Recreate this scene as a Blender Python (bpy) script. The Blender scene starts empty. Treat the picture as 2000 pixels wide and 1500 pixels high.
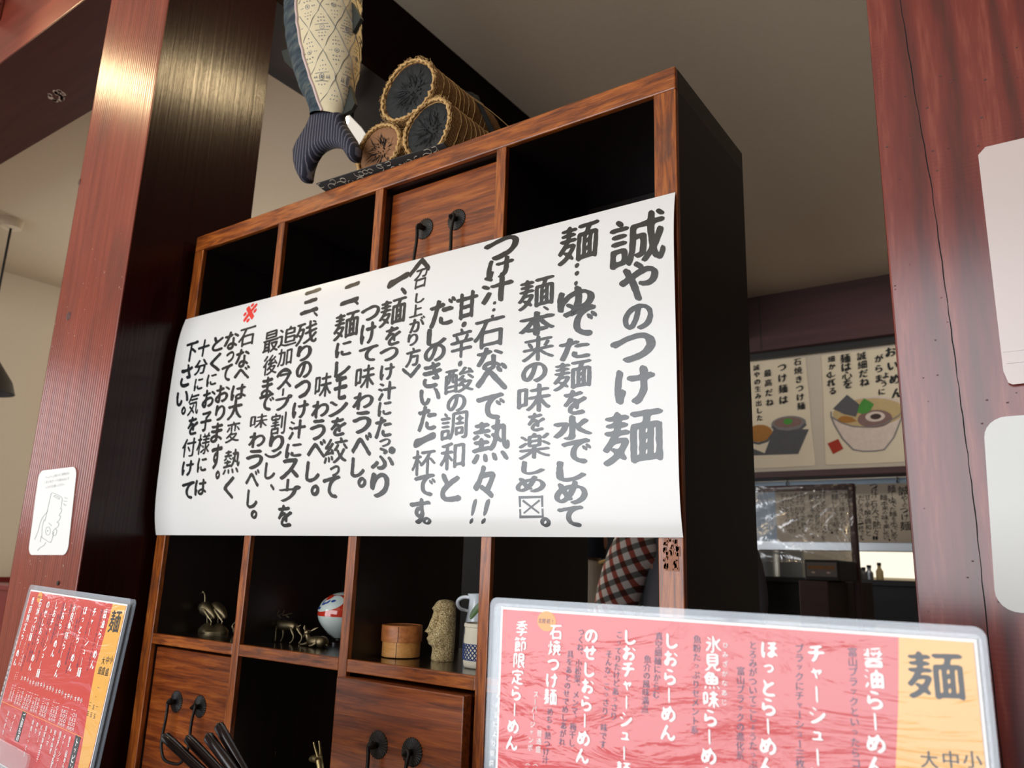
import bpy, bmesh, math, random
import numpy as np
from mathutils import Vector, Matrix, geometry, noise
random.seed(7)
sc = bpy.context.scene
COL = sc.collection
PI = math.pi

# ---------------------------------------------------------------- camera
cam_d = bpy.data.cameras.new('camera'); cam = bpy.data.objects.new('camera', cam_d); COL.objects.link(cam)
CX = Vector((0.81905, 0.57280, 0.03261)); CY = Vector((0.10583, -0.20670, 0.97266)); CZ = Vector((0.56388, -0.79321, -0.22991))
CPOS = Vector((1.46864, -0.87573, 1.17871))
cam.matrix_world = Matrix(((CX.x, CY.x, CZ.x, CPOS.x), (CX.y, CY.y, CZ.y, CPOS.y), (CX.z, CY.z, CZ.z, CPOS.z), (0, 0, 0, 1)))
cam_d.sensor_width = 36; cam_d.lens = 1518.48 / 2000 * 36; cam_d.clip_start = .02; cam_d.clip_end = 60
cam_d.dof.use_dof = True; cam_d.dof.focus_distance = .85; cam_d.dof.aperture_fstop = 11
sc.camera = cam
# ---------------------------------------------------------------- world, daylight and exposure
w = bpy.data.worlds.new('world'); sc.world = w; w.use_nodes = True
w.node_tree.nodes['Background'].inputs[0].default_value = (.86, .90, 1, 1)
w.node_tree.nodes['Background'].inputs[1].default_value = 1.3
sc.view_settings.view_transform = 'Standard'; sc.view_settings.look = 'None'
sc.view_settings.exposure = 0.14; sc.view_settings.gamma = 1; sc.view_settings.use_curve_mapping = False

def area(name, loc, rot, sx, sy, rad, col):
    d = bpy.data.lights.new(name, 'AREA'); d.shape = 'RECTANGLE'; d.size = sx; d.size_y = sy
    d.energy = rad * sx * sy * PI; d.color = col
    o = bpy.data.objects.new(name, d); o.location = loc; o.rotation_euler = rot; COL.objects.link(o); return o
WIN_F = area('window_daylight', (-.30, -3.02, 1.40), (PI / 2, 0, 0), 4.0, 2.3, 3.2, (.955, .985, 1))
WIN_L = area('window_daylight_left', (-3.67, -1.2, 1.80), (PI / 2, 0, -PI / 2), 2.0, 1.0, 1.2, (1, .97, .93))
KIT = area('kitchen_tube_light', (.4, 4.7, 2.72), (0, 0, 0), 1.6, .25, 9, (1, .93, .84))
def spot_point(name, loc, e, col, r=.03):
    d = bpy.data.lights.new(name, 'POINT'); d.energy = e; d.color = col; d.shadow_soft_size = r
    o = bpy.data.objects.new(name, d); o.location = loc; COL.objects.link(o)
FILL_B = area('dining_fill_light', (-3.67, 2.7, 1.55), (PI / 2, 0, -PI / 2), 1.6, 1.3, 6.2, (1, .92, .79))  # added fill light, brightens the ceiling at the left and the back
PL = bpy.data.lights.new('poster_fill', 'SPOT'); PL.energy = 62; PL.color = (1, .93, .82); PL.spot_size = .75; PL.spot_blend = .8; PL.shadow_soft_size = .08  # added unseen lamp that brightens the far posters
po = bpy.data.objects.new('poster_fill', PL); po.location = (1.9, 2.2, 2.72); po.rotation_euler = (Vector((.45, 3.71, 2.1)) - Vector((1.9, 2.2, 2.72))).to_track_quat('-Z', 'Y').to_euler(); COL.objects.link(po)
spot_point('dining_glow', (-2.2, 2.4, 1.9), 20, (1, .86, .68), .12)  # warm point light in the dining area, no lamp modelled there

# ---------------------------------------------------------------- materials
def nt(name):
    m = bpy.data.materials.new(name); m.use_nodes = True
    n = m.node_tree.nodes; return m, n, m.node_tree.links, n['Principled BSDF']
def setp(b, **k):
    for a, v in k.items(): b.inputs[a.replace('_', ' ')].default_value = v
def plain(name, col, rough=.5, metal=0, spec=.5, bump=0, bscale=60, var=0, coat=0, coatr=.1, sheen=0):
    m, n, l, b = nt(name)
    setp(b, Base_Color=(*col, 1), Roughness=rough, Metallic=metal)
    b.inputs['Specular IOR Level'].default_value = spec
    b.inputs['Coat Weight'].default_value = coat; b.inputs['Coat Roughness'].default_value = coatr
    b.inputs['Sheen Weight'].default_value = sheen
    if bump or var:
        tc = n.new('ShaderNodeTexCoord'); no = n.new('ShaderNodeTexNoise'); no.inputs['Scale'].default_value = bscale
        no.inputs['Detail'].default_value = 6; l.new(tc.outputs['Object'], no.inputs['Vector'])
        if bump:
            bp = n.new('ShaderNodeBump'); bp.inputs['Strength'].default_value = bump; bp.inputs['Distance'].default_value = .002
            l.new(no.outputs['Fac'], bp.inputs['Height']); l.new(bp.outputs[0], b.inputs['Normal'])
        if var:
            mx = n.new('ShaderNodeMix'); mx.data_type = 'RGBA'; mx.inputs[6].default_value = (*[c * (1 - var) for c in col], 1)
            mx.inputs[7].default_value = (*[min(1, c * (1 + var)) for c in col], 1)
            l.new(no.outputs['Fac'], mx.inputs[0]); l.new(mx.outputs[2], b.inputs['Base Color'])
    return m
def ramp(n, stops):
    r = n.new('ShaderNodeValToRGB'); e = r.color_ramp.elements
    while len(e) < len(stops): e.new(.5)
    for i, (p, c) in enumerate(stops): e[i].position = p; e[i].color = (*c, 1)
    return r
def wood(name, cols, axis='x', fine=90, long=.06, rough=.35, bump=.25, spots=None, coat=0, coatr=.15, spec=.5, ribs=None):
    """stained wood: noise stretched along the grain axis, darker wear patches, fine pores as relief"""
    m, n, l, b = nt(name)
    tc = n.new('ShaderNodeTexCoord'); mp = n.new('ShaderNodeMapping')
    s = [1, 1, 1]; s['xyz'.index(axis)] = long; mp.inputs['Scale'].default_value = s
    l.new(tc.outputs['Object'], mp.inputs['Vector'])
    a = n.new('ShaderNodeTexNoise'); a.inputs['Scale'].default_value = fine; a.inputs['Detail'].default_value = 8; a.inputs['Distortion'].default_value = .6; a.inputs['Roughness'].default_value = .65
    l.new(mp.outputs[0], a.inputs['Vector'])
    r = ramp(n, cols); l.new(a.outputs['Fac'], r.inputs[0])
    out = r.outputs[0]
    if spots:
        q = n.new('ShaderNodeTexNoise'); q.inputs['Scale'].default_value = spots[0]; q.inputs['Detail'].default_value = 5
        mp2 = n.new('ShaderNodeMapping'); s2 = [1, 1, 1]; s2['xyz'.index(axis)] = .35; mp2.inputs['Scale'].default_value = s2
        l.new(tc.outputs['Object'], mp2.inputs['Vector']); l.new(mp2.outputs[0], q.inputs['Vector'])
        r2 = ramp(n, [(spots[1], (0, 0, 0)), (spots[2], (1, 1, 1))]); l.new(q.outputs['Fac'], r2.inputs[0])
        mx = n.new('ShaderNodeMix'); mx.data_type = 'RGBA'; l.new(r2.outputs[0], mx.inputs[0]); l.new(out, mx.inputs[6]); mx.inputs[7].default_value = (*spots[3], 1)
        out = mx.outputs[2]
    l.new(out, b.inputs['Base Color'])
    setp(b, Roughness=rough); b.inputs['Specular IOR Level'].default_value = spec
    b.inputs['Coat Weight'].default_value = coat; b.inputs['Coat Roughness'].default_value = coatr
    bp = n.new('ShaderNodeBump'); bp.inputs['Strength'].default_value = bump; bp.inputs['Distance'].default_value = .0015
    l.new(a.outputs['Fac'], bp.inputs['Height']); last = bp
    if ribs:
        ax, sc_, st = ribs
        wv = n.new('ShaderNodeTexWave'); wv.wave_type = 'BANDS'; wv.bands_direction = ax.upper(); wv.inputs['Scale'].default_value = sc_
        wv.inputs['Distortion'].default_value = 1.2; wv.inputs['Detail'].default_value = 2; wv.inputs['Detail Scale'].default_value = .6
        l.new(tc.outputs['Object'], wv.inputs['Vector'])
        b2 = n.new('ShaderNodeBump'); b2.inputs['Strength'].default_value = st; b2.inputs['Distance'].default_value = .001
        l.new(wv.outputs['Fac'], b2.inputs['Height']); l.new(bp.outputs[0], b2.inputs['Normal']); last = b2
        # worn paint only along the flowing grain of the sawn face
    l.new(last.outputs[0], b.inputs['Normal'])
    return m
def emit(name, col, s):
    m = bpy.data.materials.new(name); m.use_nodes = True; n = m.node_tree.nodes; n.clear()
    e = n.new('ShaderNodeEmission'); e.inputs[0].default_value = (*col, 1); e.inputs[1].default_value = s
    o = n.new('ShaderNodeOutputMaterial'); m.node_tree.links.new(e.outputs[0], o.inputs[0]); return m
def film(name, col, alpha, rough=.1, bump=0, bscale=8, ior=1.5):
    """clear plastic: mostly see-through with a little body colour, glossy by Fresnel"""
    m = bpy.data.materials.new(name); m.use_nodes = True; n = m.node_tree.nodes; l = m.node_tree.links; n.clear()
    out = n.new('ShaderNodeOutputMaterial'); tr = n.new('ShaderNodeBsdfTransparent'); df = n.new('ShaderNodeBsdfDiffuse'); gl = n.new('ShaderNodeBsdfGlossy')
    df.inputs[0].default_value = (*col, 1); gl.inputs['Roughness'].default_value = rough
    m1_ = n.new('ShaderNodeMixShader'); m1_.inputs[0].default_value = alpha; l.new(tr.outputs[0], m1_.inputs[1]); l.new(df.outputs[0], m1_.inputs[2])
    fr_ = n.new('ShaderNodeLayerWeight'); fr_.inputs[0].default_value = .5
    pw = n.new('ShaderNodeMath'); pw.operation = 'POWER'; pw.inputs[1].default_value = 5; l.new(fr_.outputs['Facing'], pw.inputs[0])
    f0 = ((ior - 1) / (ior + 1)) ** 2 * 2; mr = n.new('ShaderNodeMapRange'); mr.inputs[3].default_value = f0; mr.inputs[4].default_value = 1; l.new(pw.outputs[0], mr.inputs[0])
    m2_ = n.new('ShaderNodeMixShader'); l.new(mr.outputs[0], m2_.inputs[0]); l.new(m1_.outputs[0], m2_.inputs[1]); l.new(gl.outputs[0], m2_.inputs[2]); l.new(m2_.outputs[0], out.inputs[0])
    if bump:
        tc = n.new('ShaderNodeTexCoord'); no = n.new('ShaderNodeTexNoise'); no.inputs['Scale'].default_value = bscale; no.inputs['Distortion'].default_value = 1.5
        l.new(tc.outputs['Object'], no.inputs['Vector']); bp = n.new('ShaderNodeBump'); bp.inputs['Strength'].default_value = bump; bp.inputs['Distance'].default_value = .01
        l.new(no.outputs['Fac'], bp.inputs['Height']); l.new(bp.outputs[0], gl.inputs['Normal']); l.new(bp.outputs[0], fr_.inputs['Normal'])
    return m

ORANGE = [(.30, (.060, .012, .003)), (.44, (.19, .042, .006)), (.56, (.34, .086, .011)), (.72, (.46, .145, .022))]
M = {}
WEAR = (40, .60, .78, (.09, .028, .014))
M['edge_x'] = wood('worn orange wood grain across', ORANGE, 'x', 150, .10, .33, .35, WEAR, coat=.3)
M['edge_z'] = wood('worn orange wood grain upright', ORANGE, 'z', 150, .10, .33, .35, WEAR, coat=.3)
M['drawer'] = wood('drawer front wood', [(.3, (.055, .010, .003)), (.44, (.15, .030, .005)), (.57, (.27, .062, .009)), (.72, (.38, .115, .018))], 'x', 130, .06, .3, .3, (18, .58, .80, (.09, .022, .012)), coat=.35)
M['inner'] = wood('shaded inner wood', [(.3, (.004, .002, .002)), (.6, (.012, .005, .004)), (.8, (.022, .008, .005))], 'z', 60, .05, .38, .1)  # low light inside the cells put into a near black colour
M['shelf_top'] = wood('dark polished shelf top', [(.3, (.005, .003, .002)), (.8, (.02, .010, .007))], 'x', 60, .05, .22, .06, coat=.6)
M['side'] = wood('shaded brown side panel', [(.3, (.003, .002, .002)), (.8, (.009, .006, .005))], 'z', 70, .05, .45, .12)  # shade on the shelf's right flank put into the colour
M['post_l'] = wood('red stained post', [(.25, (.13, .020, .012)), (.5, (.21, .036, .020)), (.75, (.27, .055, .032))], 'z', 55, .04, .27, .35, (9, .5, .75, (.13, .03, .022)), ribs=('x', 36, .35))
M['post_shaded'] = wood('shaded red post flank', [(.25, (.010, .0012, .0012)), (.75, (.022, .0022, .002))], 'z', 170, .012, .20, .45, spec=.32)  # same red post, the shade on its side put into the colour
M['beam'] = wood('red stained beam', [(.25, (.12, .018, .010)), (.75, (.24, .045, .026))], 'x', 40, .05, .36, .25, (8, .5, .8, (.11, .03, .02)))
M['beam_shaded'] = wood('shaded red beam underside', [(.25, (.032, .0055, .004)), (.75, (.066, .012, .008))], 'x', 40, .05, .5, .2, spec=.15)  # the red beam again, shade below it put into a darker colour
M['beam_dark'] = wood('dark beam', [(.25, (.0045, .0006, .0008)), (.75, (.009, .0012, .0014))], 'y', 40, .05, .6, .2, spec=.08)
M['beam_far'] = wood('far plum beam', [(.25, (.035, .012, .013)), (.75, (.07, .026, .026))], 'x', 20, .05, .5, .2)
# sawn post: flowing grain bands of worn paint plus saw marks running across
m, n, l, b = nt('sawn red post'); M['post_r'] = m
tc = n.new('ShaderNodeTexCoord'); mp = n.new('ShaderNodeMapping'); mp.inputs['Scale'].default_value = (1, 1, .10); l.new(tc.outputs['Object'], mp.inputs[0])
wv = n.new('ShaderNodeTexWave'); wv.bands_direction = 'X'; wv.inputs['Scale'].default_value = 9; wv.inputs['Distortion'].default_value = 7; wv.inputs['Detail'].default_value = 3; wv.inputs['Detail Scale'].default_value = 2.2
l.new(mp.outputs[0], wv.inputs[0])
n1 = n.new('ShaderNodeTexNoise'); n1.inputs['Scale'].default_value = 260; n1.inputs['Detail'].default_value = 6; l.new(mp.outputs[0], n1.inputs[0])
ad = n.new('ShaderNodeMath'); ad.operation = 'MULTIPLY_ADD'; ad.inputs[1].default_value = .55; l.new(n1.outputs[0], ad.inputs[0]); 
ml = n.new('ShaderNodeMath'); ml.operation = 'MULTIPLY'; ml.inputs[1].default_value = .5; l.new(wv.outputs['Fac'], ml.inputs[0]); l.new(ml.outputs[0], ad.inputs[2])
r = ramp(n, [(.2, (.075, .006, .004)), (.5, (.13, .009, .005)), (.72, (.17, .018, .010)), (.9, (.26, .05, .03))]); l.new(ad.outputs[0], r.inputs[0])
l.new(r.outputs[0], b.inputs['Base Color'])
rr = n.new('ShaderNodeMapRange'); rr.inputs[3].default_value = .7; rr.inputs[4].default_value = .5; l.new(ad.outputs[0], rr.inputs[0]); l.new(rr.outputs[0], b.inputs['Roughness'])
saw = n.new('ShaderNodeTexWave'); saw.bands_direction = 'Z'; saw.inputs['Scale'].default_value = 78; saw.inputs['Distortion'].default_value = 2.5; saw.inputs['Detail'].default_value = 1; l.new(tc.outputs['Object'], saw.inputs[0])
n2 = n.new('ShaderNodeTexNoise'); n2.inputs['Scale'].default_value = 7; l.new(tc.outputs['Object'], n2.inputs[0])
r2 = ramp(n, [(.42, (0, 0, 0)), (.62, (1, 1, 1))]); l.new(n2.outputs[0], r2.inputs[0])
sm = n.new('ShaderNodeMath'); sm.operation = 'MULTIPLY'; l.new(saw.outputs['Fac'], sm.inputs[0]); l.new(r2.outputs[0], sm.inputs[1])
b1 = n.new('ShaderNodeBump'); b1.inputs['Strength'].default_value = .25; b1.inputs['Distance'].default_value = .0006; l.new(sm.outputs[0], b1.inputs['Height'])
b2 = n.new('ShaderNodeBump'); b2.inputs['Strength'].default_value = .4; b2.inputs['Distance'].default_value = .0012; l.new(ad.outputs[0], b2.inputs['Height']); l.new(b1.outputs[0], b2.inputs['Normal'])
l.new(b2.outputs[0], b.inputs['Normal']); b.inputs['Coat Weight'].default_value = 1; b.inputs['Coat Roughness'].default_value = .2; b.inputs['Coat IOR'].default_value = 1.62; b.inputs['Specular IOR Level'].default_value = .15

M['plaster'] = plain('cream plaster', (.72, .63, .49), .9, bump=.25, bscale=60, var=.03)
M['ceil'] = plain('ceiling plaster', (.62, .53, .41), .95, bump=.3, bscale=50, var=.04)
M['floor'] = wood('brown floor boards', [(.3, (.22, .15, .10)), (.8, (.42, .30, .20))], 'x', 12, .1, .4, .1)
M['paper'] = plain('glossy white banner sheet', (.77, .756, .73), .34, bump=.03, bscale=14, coat=.6, coatr=.16)
M['ink'] = plain('black brush ink', (.012, .014, .016), .26, spec=.75, bump=.05, bscale=300, coat=.30, coatr=.18)
M['ink_red'] = plain('red brush ink', (.75, .045, .03), .4)
M['iron'] = plain('black iron', (.018, .016, .015), .38, metal=.6, bump=.3, bscale=500)
M['bronze'] = plain('dark bronze', (.24, .19, .11), .45, metal=1, bump=.25, bscale=400, var=.25)
M['brass'] = plain('aged brass', (.44, .34, .16), .40, metal=1, bump=.2, bscale=300, var=.2)
M['boxwood_top'] = wood('cedar box lid', [(.3, (.36, .11, .030)), (.55, (.58, .20, .055)), (.8, (.68, .29, .10))], 'x', 120, .12, .42, .2)
M['boxwood'] = wood('cedar box body', [(.3, (.60, .24, .06)), (.55, (.78, .36, .10)), (.8, (.86, .48, .17))], 'x', 120, .12, .42, .2)
m, n, l, b = nt('speckled stone'); M['stone'] = m
tc = n.new('ShaderNodeTexCoord'); vo = n.new('ShaderNodeTexNoise'); vo.inputs['Scale'].default_value = 620; vo.inputs['Detail'].default_value = 3; l.new(tc.outputs['Object'], vo.inputs[0])
r = ramp(n, [(.36, (.09, .055, .02)), (.45, (.33, .235, .10)), (.55, (.50, .37, .175)), (.66, (.80, .66, .40))]); l.new(vo.outputs[0], r.inputs[0]); l.new(r.outputs[0], b.inputs['Base Color']); setp(b, Roughness=.9)
bp = n.new('ShaderNodeBump'); bp.inputs['Strength'].default_value = .6; bp.inputs['Distance'].default_value = .0008; l.new(vo.outputs[0], bp.inputs['Height']); l.new(bp.outputs[0], b.inputs['Normal'])
M['porcelain'] = plain('pale porcelain', (.62, .70, .66), .12, coat=1, coatr=.05)
M['porc_red'] = plain('red glaze', (.55, .035, .015), .12, coat=1, coatr=.05)
M['porc_blue'] = plain('blue glaze', (.03, .07, .30), .15, coat=1, coatr=.05)
M['linen'] = plain('cream linen', (.66, .60, .47), .9, bump=.4, bscale=500)
M['indigo'] = plain('indigo thread', (.03, .05, .16), .9)
M['leaf'] = plain('dark green leaf', (.045, .10, .018), .4, bump=.2, bscale=200, var=.2)
M['white_gloss'] = plain('white glaze', (.78, .82, .86), .2, coat=.6)
M['lacquer'] = plain('brown black lacquer', (.010, .004, .004), .25, spec=.3, coat=.25, coatr=.06)
m, n, l, b = nt('frayed jute'); M['jute'] = m
tc = n.new('ShaderNodeTexCoord'); wv = n.new('ShaderNodeTexWave'); wv.bands_direction = 'Y'; wv.inputs['Scale'].default_value = 95; wv.inputs['Distortion'].default_value = 2.2; wv.inputs['Detail'].default_value = 3; l.new(tc.outputs['Object'], wv.inputs[0])
no = n.new('ShaderNodeTexNoise'); no.inputs['Scale'].default_value = 260; l.new(tc.outputs['Object'], no.inputs[0])
mu = n.new('ShaderNodeMath'); mu.operation = 'MULTIPLY'; l.new(wv.outputs['Fac'], mu.inputs[0]); l.new(no.outputs[0], mu.inputs[1])
r = ramp(n, [(.05, (.09, .036, .010)), (.28, (.36, .17, .045)), (.55, (.62, .36, .12))]); l.new(mu.outputs[0], r.inputs[0]); l.new(r.outputs[0], b.inputs['Base Color']); setp(b, Roughness=.95)
bp = n.new('ShaderNodeBump'); bp.inputs['Strength'].default_value = .9; bp.inputs['Distance'].default_value = .002; l.new(mu.outputs[0], bp.inputs['Height']); l.new(bp.outputs[0], b.inputs['Normal'])
M['straw'] = plain('pale jute fibre', (.58, .36, .14), .95, var=.4, bscale=300)
M['char'] = plain('charcoal', (.0085, .0095, .0095), .75, bump=.5, bscale=160, var=.3)
M['clay'] = plain('brown log end', (.27, .125, .055), .85, bump=.4, bscale=200, var=.2)
M['crackdark'] = plain('dark crack', (.004, .003, .003), .9)
M['rope'] = plain('black straw rope', (.016, .017, .016), .9, bump=.8, bscale=300)
M['mat'] = plain('charcoal brocade', (.022, .022, .022), .75, bump=.3, bscale=500)
M['matline'] = plain('cream brocade thread', (.52, .46, .36), .8)
m, n, l, b = nt('indigo kasuri cloth'); M['fish_back'] = m
tc = n.new('ShaderNodeTexCoord'); mp = n.new('ShaderNodeMapping'); mp.inputs['Scale'].default_value = (.5, 1, 3.2); mp.inputs['Rotation'].default_value = (0, .25, 0); l.new(tc.outputs['Object'], mp.inputs[0])
no = n.new('ShaderNodeTexNoise'); no.inputs['Scale'].default_value = 42; no.inputs['Detail'].default_value = 7; l.new(mp.outputs[0], no.inputs[0])
r = ramp(n, [(.36, (.010, .022, .034)), (.50, (.028, .048, .062)), (.60, (.055, .075, .075)), (.72, (.13, .12, .10))]); l.new(no.outputs[0], r.inputs[0]); l.new(r.outputs[0], b.inputs['Base Color']); setp(b, Roughness=.9)
bp = n.new('ShaderNodeBump'); bp.inputs['Strength'].default_value = .4; bp.inputs['Distance'].default_value = .001; l.new(no.outputs[0], bp.inputs['Height']); l.new(bp.outputs[0], b.inputs['Normal'])
M['fish_belly'] = plain('cream printed cotton', (.66, .56, .36), .9, bump=.2, bscale=200, var=.06)
M['print_grey'] = plain('grey blue print', (.17, .18, .21), .9)
m, n, l, b = nt('striped indigo cloth'); M['fish_tail'] = m
tc = n.new('ShaderNodeTexCoord'); wv = n.new('ShaderNodeTexWave'); wv.bands_direction = 'X'; wv.inputs['Scale'].default_value = 42; wv.inputs['Distortion'].default_value = 2.0; wv.inputs['Detail'].default_value = 1; wv.inputs['Detail Scale'].default_value = .6; l.new(tc.outputs['Object'], wv.inputs[0])
r = ramp(n, [(.80, (.014, .015, .027)), (.95, (.13, .12, .15))]); l.new(wv.outputs['Fac'], r.inputs[0]); l.new(r.outputs[0], b.inputs['Base Color']); setp(b, Roughness=.9)
M['piping'] = plain('pink white piping', (.62, .47, .43), .8)
M['fin'] = plain('dark green fin cloth', (.028, .03, .024), .9)
M['red_print'] = plain('red menu print', (.62, .017, .020), .3, coat=1, coatr=.06)
M['yellow_print'] = plain('golden menu print', (.86, .42, .06), .3, coat=.9, coatr=.07, var=.10, bscale=25)
for k_ in ('red_print', 'yellow_print'):   # laminated face: strong clear coat, slightly wavy film
    t_ = M[k_].node_tree; b = t_.nodes['Principled BSDF']; b.inputs['Coat IOR'].default_value = 1.58
    tc = t_.nodes.new('ShaderNodeTexCoord'); no = t_.nodes.new('ShaderNodeTexNoise'); no.inputs['Scale'].default_value = 16; no.inputs['Detail'].default_value = 5; no.inputs['Distortion'].default_value = 2.5
    mp = t_.nodes.new('ShaderNodeMapping'); mp.inputs['Scale'].default_value = (.45, 1, 1.6); t_.links.new(tc.outputs['Object'], mp.inputs[0]); t_.links.new(mp.outputs[0], no.inputs[0])
    bp = t_.nodes.new('ShaderNodeBump'); bp.inputs['Strength'].default_value = .22; bp.inputs['Distance'].default_value = .010; t_.links.new(no.outputs[0], bp.inputs['Height']); t_.links.new(bp.outputs[0], b.inputs['Coat Normal'])
M['white_print'] = plain('white menu lettering', (.92, .90, .88), .35, coat=.5)
M['navy_print'] = plain('navy menu lettering', (.05, .045, .12), .35, coat=.5)
M['black_print'] = plain('black menu lettering', (.02, .02, .025), .35, coat=.5)
M['orange_print'] = plain('orange badge print', (.90, .35, .07), .35, coat=.5)
M['white_card'] = plain('white card', (.76, .76, .735), .5)
M['grey_line'] = plain('grey print line', (.40, .40, .40), .6)
M['laminate'] = film('laminate film', (.62, .72, .84), .16, .16, ior=1.42)
M['acrylic'] = film('clear acrylic', (.85, .85, .85), .06, .05)
M['wrap'] = film('cling film', (.85, .85, .87), .10, .12, .6, 9, 1.8)
M['sleeve'] = film('milky plastic sleeve', (.72, .60, .56), .84, .25)
M['steel'] = plain('stainless steel', (.52, .55, .58), .35, metal=.9, bump=.05, bscale=20)
M['steel_blue'] = plain('blue grey steel hood', (.26, .33, .40), .4, metal=.3)
M['dark'] = plain('near black fittings', (.012, .012, .013), .5)
M['redpanel'] = plain('red lacquer panel', (.16, .010, .010), .4, bump=.1, bscale=30)
M['cap'] = plain('navy knit', (.012, .014, .026), .95, bump=.5, bscale=400)
M['beige'] = plain('beige jacket', (.48, .42, .34), .85, bump=.3, bscale=60)
M['greycoat'] = plain('slate coat', (.14, .145, .17), .9, bump=.3, bscale=80)
M['skin'] = plain('skin', (.52, .27, .18), .55)
M['hair'] = plain('black hair', (.012, .010, .010), .5, bump=.8, bscale=300)
m, n, l, b = nt('red white plaid'); M['plaid'] = m
tc = n.new('ShaderNodeTexCoord'); mp = n.new('ShaderNodeMapping'); mp.inputs['Rotation'].default_value = (0, .35, 0); l.new(tc.outputs['Object'], mp.inputs[0])
ck = n.new('ShaderNodeTexWave'); ck.bands_direction = 'X'; ck.inputs['Scale'].default_value = 10; l.new(mp.outputs[0], ck.inputs[0])
ck2 = n.new('ShaderNodeTexWave'); ck2.bands_direction = 'Z'; ck2.inputs['Scale'].default_value = 10; l.new(mp.outputs[0], ck2.inputs[0])
ra = ramp(n, [(.52, (.80, .74, .70)), (.66, (.40, .09, .06))]); l.new(ck.outputs['Fac'], ra.inputs[0])
rb = ramp(n, [(.52, (1, 1, 1)), (.66, (.22, .25, .25))]); l.new(ck2.outputs['Fac'], rb.inputs[0])
mx = n.new('ShaderNodeMix'); mx.data_type = 'RGBA'; mx.blend_type = 'MULTIPLY'; mx.inputs[0].default_value = 1; l.new(ra.outputs[0], mx.inputs[6]); l.new(rb.outputs[0], mx.inputs[7]); l.new(mx.outputs[2], b.inputs['Base Color']); setp(b, Roughness=.9)
M['lit'] = emit('lit lamp face', (1, .86, .6), 14)
M['kitwin'] = emit('daylit kitchen window', (1, .9, .72), 1.1)
M['lampwhite'] = plain('white lamp body', (.8, .76, .7), .35)
M['backdrop'] = plain('black brown cupboard', (.010, .011, .013), .8, spec=.1)
M['glowglass'] = emit('glowing frosted lamp glass', (1, .90, .78), .75)
M['cord'] = plain('black cord', (.01, .01, .01), .6)
M['knot'] = plain('wood knot', (.075, .022, .018), .5, bump=.5, bscale=200)
M['fleck'] = plain('pale chipped paint', (.50, .36, .28), .8)
M['tape'] = plain('brown tape residue', (.34, .13, .065), .6, bump=.1, bscale=250, var=.4)
M['posterpaper'] = plain('cream washi poster', (.66, .58, .44), .7, var=.08, bscale=6)
M['board'] = plain('cream poster board', (.52, .46, .38), .8)
for k, c in dict(p_black=(.015, .015, .015), p_green=(.06, .25, .04), p_brown=(.34, .15, .03), p_mauve=(.20, .12, .11), p_pale=(.62, .52, .46), p_seal=(.35, .03, .012), p_slate=(.085, .085, .095), p_tan=(.48, .36, .18), p_slate2=(.19, .18, .18), p_dark=(.05, .03, .025)).items():
    M[k] = plain('poster paint ' + k[2:], c, .8, var=.15, bscale=40)
M['redframe'] = plain('red brown painted wood', (.075, .025, .022), .45)

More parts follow.
